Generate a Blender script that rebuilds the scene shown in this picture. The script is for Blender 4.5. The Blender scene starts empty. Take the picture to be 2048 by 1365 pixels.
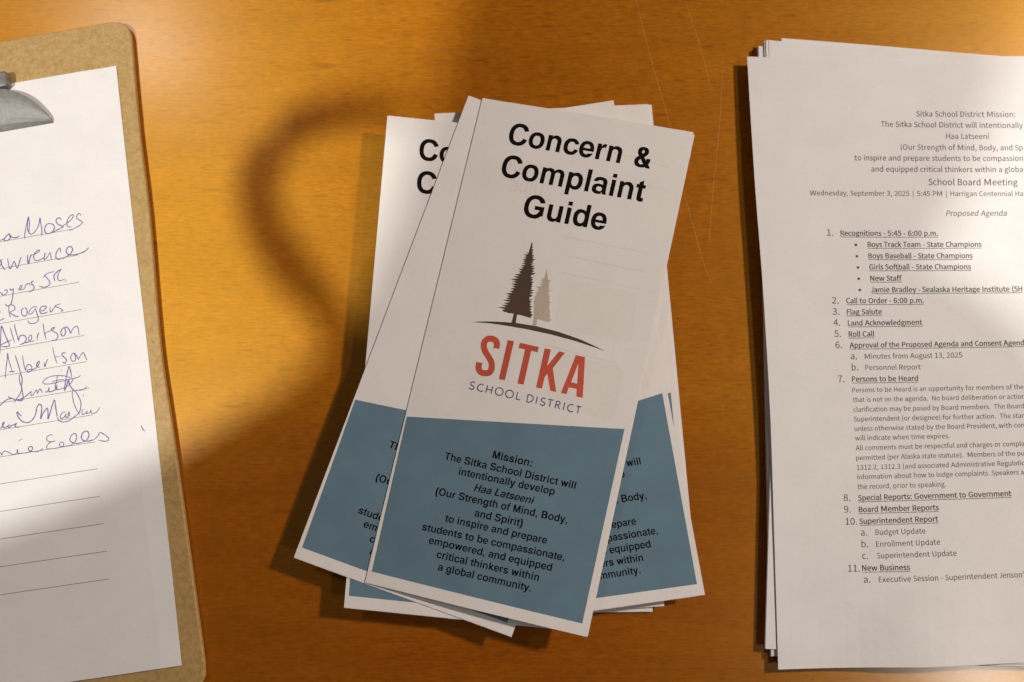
import bpy, math, random
from mathutils import Vector
random.seed(7)
scene = bpy.context.scene
COL = scene.collection

# ------------------------------------------------------------------ camera, light, exposure
TILT = math.radians(5.0)
DIST = 0.4525
cam_data = bpy.data.cameras.new("camera")
cam_data.lens = 35.0
cam_data.sensor_width = 36.0
cam_data.clip_start = 0.01
cam_data.clip_end = 50.0
cam_data.dof.use_dof = True
cam_data.dof.focus_distance = 0.430
cam_data.dof.aperture_fstop = 5.6
cam = bpy.data.objects.new("camera", cam_data)
COL.objects.link(cam)
cam.location = (0.0, -DIST * math.sin(TILT), DIST * math.cos(TILT))
cam.rotation_euler = (TILT, 0.0, 0.0)
scene.camera = cam

world = bpy.data.worlds.new("World")
scene.world = world
world.use_nodes = True
wbg = world.node_tree.nodes["Background"]
wbg.inputs[0].default_value = (1.0, 0.86, 0.72, 1.0)
wbg.inputs[1].default_value = 0.035

def lamp(name, loc, watts, radius, colour):
    d = bpy.data.lights.new(name, 'POINT')
    d.energy = watts
    d.shadow_soft_size = radius
    d.color = colour
    o = bpy.data.objects.new(name, d)
    o.location = loc
    COL.objects.link(o)
    return o

WHITE = (1.0, 0.96, 0.89)
WARM = (1.0, 0.85, 0.74)
lamp("ceiling_lamp", (-0.90, -0.50, 2.20), 153.0, 0.023, WHITE)
lamp("ceiling_lamp", (0.97, 0.40, 1.10), 63.0, 0.048, WARM)
lamp("ceiling_lamp", (-1.02, 1.02, 2.20), 14.0, 0.10, WHITE)
lamp("ceiling_lamp", (1.24, -0.70, 2.20), 28.0, 0.09, WHITE)

scene.view_settings.view_transform = 'Standard'
scene.view_settings.look = 'None'
scene.view_settings.exposure = 0.0
scene.view_settings.gamma = 1.0
scene.view_settings.use_curve_mapping = False

# ------------------------------------------------------------------ measured shapes (millimetres on each page)
BROCHURES = {'A': [[-0.01324,0.10801,0.01525],[0.0799,0.0903,0.0222],[0.03117,-0.12698,0.0222],[-0.06321,-0.10547,0.01525]],'B': [[-0.01955,0.10935,0.0147],[0.07319,0.07386,0.0147],[-0.00107,-0.1281,0.0147],[-0.09407,-0.09495,0.0147]],'C': [[-0.05592,0.10033,0.0141],[0.039,0.09046,0.0141],[0.01911,-0.12528,0.0141],[-0.07228,-0.11622,0.0141]],'D': [[-0.04923,0.09263,0.013],[0.04577,0.10784,0.013],[0.08333,-0.11112,0.013],[-0.0084,-0.12381,0.013]],'E': [[-0.03515,0.10258,0.01],[0.06218,0.10699,0.01],[0.07958,-0.11033,0.01],[-0.01346,-0.1163,0.01]],'F1': [[-0.04218,0.09912,0.0047],[0.05553,0.10405,0.0047],[0.06571,-0.11723,0.0047],[-0.02788,-0.12283,0.0047]],'F2': [[-0.03504,0.10219,0.0024],[0.06179,0.10313,0.0024],[0.06094,-0.12001,0.0024],[-0.03179,-0.12109,0.0024]]}
TITLE = [('Concern &', 16.22, 18.45, 82.94, 19.0), ('Complaint', 16.44, 33.3, 83.03, 33.7), ('Guide', 30.75, 49.12, 69.02, 48.97)]
MISSION = [('Mission:', 42.32, 153.35, 60.07, 153.31), ('The Sitka School District will', 21.57, 158.27, 80.9, 158.46), ('intentionally develop', 29.35, 163.22, 72.5, 162.82), ('*Haa Latseeni', 37.56, 168.43, 64.59, 168.32), ('(Our Strength of Mind, Body,', 21.27, 173.46, 80.58, 173.01), ('and Spirit)', 40.3, 178.67, 61.82, 178.44), ('to inspire and prepare', 28.13, 183.55, 73.79, 183.1), ('students to be compassionate,', 19.13, 189.19, 82.78, 188.23), ('empowered, and equipped', 23.34, 193.97, 78.42, 193.37), ('critical thinkers within', 28.09, 198.94, 73.9, 198.56), ('a global community.', 29.99, 203.82, 71.56, 203.46)]
PANEL = [(0.67,143.95),(96.53,129.85),(96.25,211.19),(1.79,210.99)]
DARK_TREE = [(37.82,59.53),(38.11,60.07),(38.39,59.58),(38.34,59.78),(38.32,60.13),(38.35,60.34),(38.08,60.54),(38.55,60.5),(38.5,60.7),(38.46,61.05),(38.49,61.26),(38.19,61.47),(38.88,61.52),(38.83,61.72),(38.7,62.08),(38.72,62.3),(38.36,62.52),(39.42,62.67),(39.37,62.87),(39.11,63.26),(39.11,63.48),(38.69,63.7),(39.58,63.91),(39.53,64.11),(39.35,64.48),(39.36,64.7),(39.04,64.91),(40.27,65.01),(40.22,65.19),(39.87,65.58),(39.86,65.78),(39.32,66.02),(40.33,65.87),(40.27,66.03),(39.97,66.36),(39.96,66.53),(39.49,66.74),(41.29,66.44),(41.24,66.64),(40.61,67.09),(40.57,67.32),(39.46,67.67),(40.64,67.66),(40.59,67.85),(40.16,68.25),(40.14,68.46),(38.82,68.85),(40.84,68.52),(40.79,68.71),(40.05,69.19),(40.0,69.41),(39.42,69.67),(41.54,69.38),(41.49,69.57),(40.76,70.05),(40.7,70.27),(40.31,70.5),(41.78,70.34),(41.73,70.54),(41.29,70.96),(41.27,71.18),(40.51,71.47),(41.82,71.59),(41.77,71.78),(41.37,72.2),(41.35,72.42),(40.64,72.7),(42.74,72.48),(42.69,72.67),(41.92,73.15),(41.87,73.38),(40.75,73.73),(41.24,74.7),(42.28,74.08),(42.23,74.27),(41.75,74.7),(41.73,74.92),(41.08,75.19),(42.22,75.26),(42.17,75.45),(41.86,75.85),(41.86,76.06),(41.4,76.3),(42.73,76.35),(42.68,76.54),(42.29,76.95),(42.27,77.17),(41.72,77.43),(42.46,77.39),(42.41,77.58),(42.26,77.95),(42.27,78.16),(41.77,78.41),(42.71,78.27),(42.66,78.46),(42.4,78.85),(42.4,79.06),(41.69,79.35),(42.74,79.2),(42.68,79.37),(42.36,79.72),(42.35,79.9),(41.59,80.17),(43.78,79.8),(43.73,79.99),(42.93,80.48),(42.87,80.71),(41.86,81.05),(43.65,80.87),(43.6,81.06),(42.99,81.52),(42.95,81.74),(42.17,82.04),(43.63,82.11),(43.58,82.3),(43.14,82.72),(43.12,82.94),(42.38,83.23),(42.82,84.23),(43.98,83.58),(43.93,83.78),(43.41,84.21),(43.39,84.43),(42.56,84.74),(43.9,84.83),(43.85,85.03),(43.44,85.44),(43.42,85.66),(42.81,85.93),(43.89,85.93),(43.84,86.12),(43.55,86.52),(43.54,86.73),(43.06,86.98),(44.75,86.77),(44.7,86.96),(44.12,87.41),(44.08,87.63),(43.34,87.92),(44.63,87.9),(44.58,88.09),(44.21,88.5),(44.2,88.71),(43.81,88.94),(45.13,89.16),(45.08,89.35),(44.77,89.74),(44.77,89.96),(44.6,90.15),(45.71,90.27),(45.66,90.47),(45.38,90.86),(45.38,91.07),(44.9,91.32),(45.13,91.98),(42.98,91.71),(40.36,91.53),(38.71,91.59),(38.89,93.4),(39.09,95.58),(37.07,95.74),(37.19,93.72),(37.12,91.43),(34.93,91.68),(33.75,91.47),(34.23,91.35),(32.59,91.51),(32.45,91.32),(31.73,91.11),(31.59,90.95),(33.27,90.18),(31.8,90.3),(31.57,90.12),(29.96,90.09),(29.82,89.93),(33.48,89.18),(32.69,89.17),(32.51,88.99),(31.28,88.88),(31.14,88.72),(33.85,88.19),(33.21,88.17),(33.04,88.02),(31.95,87.93),(31.82,87.79),(34.55,86.79),(33.01,86.92),(32.8,86.74),(31.29,86.68),(31.16,86.52),(34.5,85.8),(33.29,85.87),(33.12,85.68),(32.07,85.54),(31.94,85.38),(34.29,84.91),(33.43,84.92),(33.3,84.74),(32.58,84.55),(32.45,84.4),(34.05,83.94),(33.27,83.93),(33.09,83.75),(31.94,83.62),(31.8,83.46),(34.51,82.77),(34.22,82.66),(34.08,82.47),(33.31,82.28),(33.17,82.12),(35.07,81.5),(34.4,81.46),(34.24,81.28),(33.3,81.11),(33.16,80.95),(35.35,80.42),(34.78,80.37),(34.63,80.18),(33.77,79.99),(33.64,79.83),(35.62,79.35),(34.59,79.39),(34.4,79.2),(33.19,79.08),(33.06,78.92),(35.8,78.24),(34.73,78.29),(34.55,78.1),(33.37,77.98),(33.24,77.82),(35.9,77.26),(34.41,77.37),(34.18,77.2),(32.63,77.14),(32.49,76.98),(36.02,76.02),(34.89,76.07),(34.7,75.89),(33.47,75.77),(33.33,75.61),(36.14,74.98),(35.16,75.0),(34.98,74.82),(33.81,74.69),(33.67,74.53),(36.36,73.87),(35.97,73.79),(35.84,73.59),(35.19,73.37),(35.06,73.21),(36.63,72.53),(35.83,72.52),(35.67,72.33),(34.66,72.17),(34.52,72.01),(36.74,71.59),(36.51,71.5),(36.4,71.35),(35.78,71.19),(35.66,71.06),(37.08,70.78),(36.64,70.71),(36.48,70.54),(35.52,70.39),(35.39,70.24),(37.64,69.74),(36.86,69.73),(36.71,69.54),(35.81,69.36),(35.67,69.2),(37.72,68.8),(36.76,68.84),(36.65,68.67),(36.07,68.48),(35.94,68.34),(37.26,68.07),(36.55,68.04),(36.42,67.85),(35.66,67.64),(35.53,67.48),(37.28,67.05),(36.9,66.96),(36.77,66.77),(36.08,66.55),(35.94,66.38),(37.54,66.03),(36.84,66.0),(36.68,65.81),(35.76,65.63),(35.62,65.47),(37.73,64.97),(37.19,64.91),(37.06,64.71),(36.36,64.49),(36.23,64.33),(37.47,64.55)]
PALE_TREE = [(47.32,69.79),(48.66,74.0),(48.91,73.52),(48.86,73.71),(48.82,74.06),(48.85,74.27),(48.69,74.45),(50.3,74.5),(50.25,74.69),(49.74,75.13),(49.71,75.35),(49.02,75.63),(50.03,75.61),(49.98,75.8),(49.72,76.19),(49.72,76.4),(49.29,76.64),(50.24,76.67),(50.19,76.86),(49.95,77.25),(49.96,77.46),(49.56,77.69),(50.2,77.6),(50.15,77.79),(50.04,78.15),(50.05,78.37),(49.79,78.57),(51.2,78.56),(51.15,78.75),(50.71,79.17),(50.69,79.39),(50.11,79.65),(50.5,80.5),(50.92,79.99),(50.87,80.19),(50.74,80.55),(50.75,80.76),(50.51,80.96),(51.41,81.07),(51.36,81.27),(51.16,81.64),(51.17,81.85),(50.83,82.07),(51.7,82.2),(51.65,82.39),(51.46,82.77),(51.47,82.98),(51.15,83.19),(52.18,83.48),(52.13,83.67),(51.89,84.06),(51.89,84.27),(51.51,84.49),(52.19,84.69),(52.14,84.88),(52.04,85.24),(52.06,85.45),(51.84,85.64),(52.44,85.95),(52.39,86.12),(52.33,86.44),(52.35,86.62),(52.17,86.79),(52.65,86.73),(52.6,86.91),(52.54,87.22),(52.56,87.42),(52.39,87.59),(53.12,87.48),(53.07,87.67),(52.91,88.02),(52.92,88.23),(52.62,88.43),(53.18,88.36),(53.12,88.54),(53.04,88.85),(53.05,89.04),(52.85,89.22),(53.64,89.1),(53.59,89.29),(53.4,89.66),(53.41,89.87),(53.09,90.09),(53.73,90.08),(53.68,90.25),(53.56,90.58),(53.58,90.78),(53.31,90.97),(54.42,90.79),(54.37,90.98),(54.04,91.38),(54.04,91.59),(53.52,91.84),(53.18,92.18),(50.75,92.03),(48.78,91.85),(48.09,91.91),(48.26,94.76),(46.55,94.84),(46.48,92.13),(45.23,85.42),(45.08,85.29),(45.0,85.09),(44.69,84.81),(44.56,84.65),(45.28,84.23),(45.07,84.12),(44.98,83.92),(44.63,83.65),(44.49,83.49),(45.32,83.24),(45.03,83.14),(44.93,82.95),(44.45,82.7),(44.31,82.54),(45.37,82.31),(45.41,82.18),(45.33,82.01),(45.02,81.78),(44.89,81.64),(45.68,81.39),(45.35,81.3),(45.23,81.1),(44.59,80.88),(44.46,80.72),(45.98,80.23),(45.8,80.11),(45.69,79.91),(45.17,79.67),(45.03,79.51),(46.38,78.92),(45.75,78.88),(45.58,78.69),(44.58,78.54),(44.44,78.38),(46.92,77.46),(46.59,77.37),(46.46,77.18),(45.72,76.97),(45.58,76.81),(47.3,76.45),(46.83,76.38),(46.7,76.18),(46.02,75.97),(45.89,75.81),(47.43,75.5),(46.63,75.49),(46.48,75.31),(45.6,75.14),(45.46,74.98),(47.48,74.52),(46.7,74.51),(46.55,74.32),(45.68,74.14),(45.55,73.98),(47.12,74.12)]
SWOOSH = [[(20.0,98.35),(25.07,97.18),(30.19,96.27),(39.18,95.18),(48.32,94.88),(58.32,95.35),(69.21,96.78),(80.66,99.42)],[(20.01,98.41),(26.95,97.57),(33.98,97.19),(44.57,96.94),(55.21,97.09),(65.92,97.74),(75.27,98.77),(80.67,99.48)]]
BIG = [[[(34.49,107.51),(34.46,107.12),(34.4,106.51),(34.3,105.78),(34.11,105.07),(33.82,104.46),(33.45,103.9),(32.91,103.37),(32.2,102.96),(31.41,102.71),(30.58,102.58),(29.73,102.55),(28.88,102.66),(28.11,102.91),(27.41,103.29),(26.78,103.8),(26.28,104.44),(25.94,105.17),(25.76,105.94),(25.72,106.76),(25.83,107.59),(26.09,108.41),(26.48,109.18),(26.93,109.91),(27.46,110.62),(28.08,111.31),(28.76,111.94),(29.38,112.49),(29.89,112.99),(30.34,113.48),(30.74,113.94),(31.04,114.34),(31.26,114.72),(31.43,115.17),(31.56,115.69),(31.63,116.21),(31.64,116.62),(31.62,116.91),(31.56,117.1),(31.5,117.21),(31.45,117.28),(31.33,117.36),(31.05,117.47),(30.67,117.57),(30.29,117.65),(29.92,117.69),(29.59,117.7),(29.35,117.68),(29.2,117.64),(29.05,117.55),(28.87,117.41),(28.73,117.24),(28.62,117.07),(28.53,116.68),(28.45,116.02),(28.41,115.33),(28.37,114.83),(25.59,114.94),(25.63,115.43),(25.68,116.18),(25.78,117.06),(26.01,117.91),(26.42,118.65),(26.91,119.23),(27.48,119.68),(28.12,120.03),(28.84,120.26),(29.56,120.33),(30.21,120.31),(30.81,120.24),(31.41,120.13),(32.06,119.94),(32.73,119.66),(33.36,119.24),(33.84,118.68),(34.17,118.07),(34.35,117.43),(34.42,116.76),(34.4,116.04),(34.29,115.28),(34.09,114.49),(33.8,113.71),(33.39,112.99),(32.92,112.37),(32.43,111.81),(31.92,111.24),(31.3,110.64),(30.66,110.06),(30.08,109.53),(29.64,109.04),(29.27,108.53),(28.93,108.0),(28.69,107.51),(28.56,107.11),(28.51,106.75),(28.53,106.37),(28.61,106.04),(28.71,105.81),(28.84,105.65),(29.06,105.47),(29.33,105.33),(29.59,105.24),(29.93,105.2),(30.39,105.22),(30.85,105.29),(31.12,105.37),(31.2,105.41),(31.27,105.48),(31.37,105.65),(31.47,105.86),(31.57,106.2),(31.63,106.71),(31.68,107.27),(31.72,107.68)]],[[(37.21,103.06),(40.1,103.02),(40.08,120.17),(37.28,120.28)]],[[(42.85,103.2),(51.57,103.39),(51.58,105.7),(48.61,105.63),(48.64,120.33),(45.85,120.44),(45.78,105.6),(42.78,105.47)]],[[(54.25,103.52),(57.08,103.42),(57.05,110.65),(60.79,103.54),(63.54,103.56),(59.74,111.14),(63.61,120.61),(60.87,120.62),(57.91,113.73),(57.09,115.48),(57.03,120.43),(54.36,120.48)]],[[(68.5,103.66),(72.66,103.62),(75.63,120.76),(72.67,120.72),(72.13,117.54),(68.56,117.61),(68.19,120.59),(65.67,120.62)],[(70.44,106.84),(71.83,115.39),(69.04,115.24)]]]
SMALL = [[(27.18,123.79),(26.89,123.7),(26.49,123.59),(26.12,123.59),(25.81,123.76),(25.53,124.03),(25.38,124.31),(25.41,124.56),(25.57,124.81),(25.8,125.03),(26.15,125.18),(26.57,125.3),(26.92,125.45),(27.13,125.68),(27.25,125.94),(27.27,126.18),(27.14,126.43),(26.9,126.66),(26.57,126.8),(26.11,126.79),(25.56,126.68),(25.17,126.6)],[(31.24,123.85),(30.89,123.82),(30.38,123.79),(29.91,123.89),(29.48,124.19),(29.09,124.62),(28.85,125.07),(28.82,125.55),(28.95,126.05),(29.18,126.44),(29.55,126.67),(30.01,126.78),(30.46,126.83),(30.88,126.77),(31.29,126.64),(31.57,126.54)],[(32.99,123.82),(32.91,126.91)],[(35.39,123.86),(35.37,126.96)],[(32.88,125.45),(35.44,125.45)],[(40.44,124.99),(40.46,125.13),(40.48,125.31),(40.48,125.5),(40.45,125.67),(40.4,125.83),(40.34,125.99),(40.26,126.14),(40.16,126.28),(40.05,126.41),(39.93,126.53),(39.78,126.64),(39.63,126.73),(39.47,126.81),(39.3,126.87),(39.13,126.92),(38.95,126.94),(38.77,126.95),(38.58,126.94),(38.4,126.92),(38.23,126.87),(38.06,126.81),(37.89,126.74),(37.74,126.64),(37.6,126.54),(37.47,126.42),(37.35,126.29),(37.25,126.14),(37.16,125.99),(37.09,125.83),(37.04,125.67),(37.01,125.5),(37.0,125.33),(37.01,125.16),(37.03,125.0),(37.08,124.83),(37.14,124.67),(37.22,124.52),(37.32,124.38),(37.43,124.25),(37.56,124.13),(37.7,124.02),(37.85,123.93),(38.01,123.85),(38.18,123.79),(38.36,123.75),(38.54,123.72),(38.72,123.71),(38.9,123.72),(39.08,123.75),(39.26,123.79),(39.43,123.85),(39.59,123.93),(39.75,124.02),(39.89,124.13),(40.02,124.25),(40.14,124.38),(40.24,124.52),(40.32,124.69),(40.39,124.87),(40.44,124.99)],[(45.16,125.1),(45.18,125.24),(45.2,125.42),(45.2,125.61),(45.17,125.78),(45.13,125.94),(45.06,126.1),(44.98,126.25),(44.89,126.39),(44.77,126.52),(44.65,126.64),(44.51,126.75),(44.36,126.84),(44.2,126.92),(44.03,126.98),(43.85,127.02),(43.67,127.05),(43.49,127.06),(43.31,127.05),(43.13,127.02),(42.95,126.98),(42.78,126.92),(42.62,126.84),(42.46,126.75),(42.32,126.65),(42.19,126.53),(42.08,126.39),(41.97,126.25),(41.89,126.1),(41.82,125.94),(41.77,125.78),(41.74,125.61),(41.73,125.44),(41.74,125.28),(41.76,125.11),(41.81,124.94),(41.87,124.79),(41.95,124.64),(42.05,124.49),(42.16,124.36),(42.29,124.24),(42.43,124.13),(42.58,124.04),(42.74,123.97),(42.91,123.9),(43.09,123.86),(43.27,123.83),(43.45,123.82),(43.63,123.83),(43.81,123.86),(43.99,123.9),(44.16,123.96),(44.32,124.04),(44.47,124.13),(44.62,124.24),(44.75,124.36),(44.86,124.49),(44.96,124.63),(45.05,124.8),(45.12,124.98),(45.16,125.1)],[(46.83,123.94),(46.83,127.0)],[(46.68,126.97),(48.62,126.96)],[(51.63,123.88),(51.73,127.36)],[(51.62,124.1),(51.98,124.08),(52.48,124.05),(52.95,124.09),(53.36,124.22),(53.72,124.42),(54.0,124.68),(54.16,125.02),(54.23,125.42),(54.17,125.82),(53.93,126.25),(53.56,126.68),(53.15,127.01),(52.66,127.15),(52.13,127.18),(51.76,127.19)],[(55.88,124.05),(55.87,127.1)],[(59.53,124.37),(59.24,124.28),(58.84,124.17),(58.48,124.17),(58.17,124.34),(57.9,124.61),(57.75,124.88),(57.77,125.13),(57.91,125.38),(58.15,125.6),(58.54,125.74),(59.03,125.84),(59.41,125.98),(59.63,126.2),(59.74,126.46),(59.75,126.7),(59.62,126.95),(59.37,127.18),(59.06,127.31),(58.62,127.3),(58.11,127.19),(57.74,127.1)],[(60.84,124.27),(63.16,124.22)],[(62.0,124.26),(62.06,127.35)],[(64.57,124.16),(64.63,127.37)],[(64.61,124.34),(64.9,124.31),(65.31,124.29),(65.67,124.32),(65.96,124.44),(66.2,124.61),(66.32,124.82),(66.32,125.08),(66.2,125.37),(65.97,125.59),(65.54,125.69),(65.0,125.72),(64.61,125.73)],[(65.4,125.7),(66.66,127.37)],[(68.3,124.2),(68.31,127.36)],[(72.36,124.5),(72.0,124.45),(71.49,124.38),(71.02,124.45),(70.61,124.74),(70.24,125.16),(70.02,125.6),(70.03,126.06),(70.19,126.54),(70.44,126.93),(70.76,127.19),(71.15,127.36),(71.55,127.44),(71.95,127.38),(72.35,127.23),(72.63,127.12)],[(73.71,124.61),(75.86,124.59)],[(74.76,124.59),(74.83,127.47)]]
GHOST_BOX = [[(55.07,72.18),(89.58,72.95),(91.54,94.72),(56.26,93.77)],[(59.16,104.15),(90.49,105.06),(91.27,127.39),(58.67,126.18)]]
GHOST_LINE = [[(52.11,54.71),(91.28,55.14)],[(53.97,62.62),(90.84,63.33)],[(53.41,70.04),(90.3,71.07)],[(56.7,24.77),(94.27,27.49)],[(58.91,14.25),(91.89,16.77)],[(52.95,102.06),(87.47,103.7)]]
SHEET = (-0.18261,0.12702,0.1766)
SHEET_OUT = [(0.0,0.0),(-1.54,39.9),(-3.22,86.64),(-4.76,134.88),(-6.58,184.42),(-8.07,226.46),(-9.52,272.17)]
SHEET_BL = (-63.33,270.36)
SHEET_TL = (-53.91,0.0)
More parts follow.
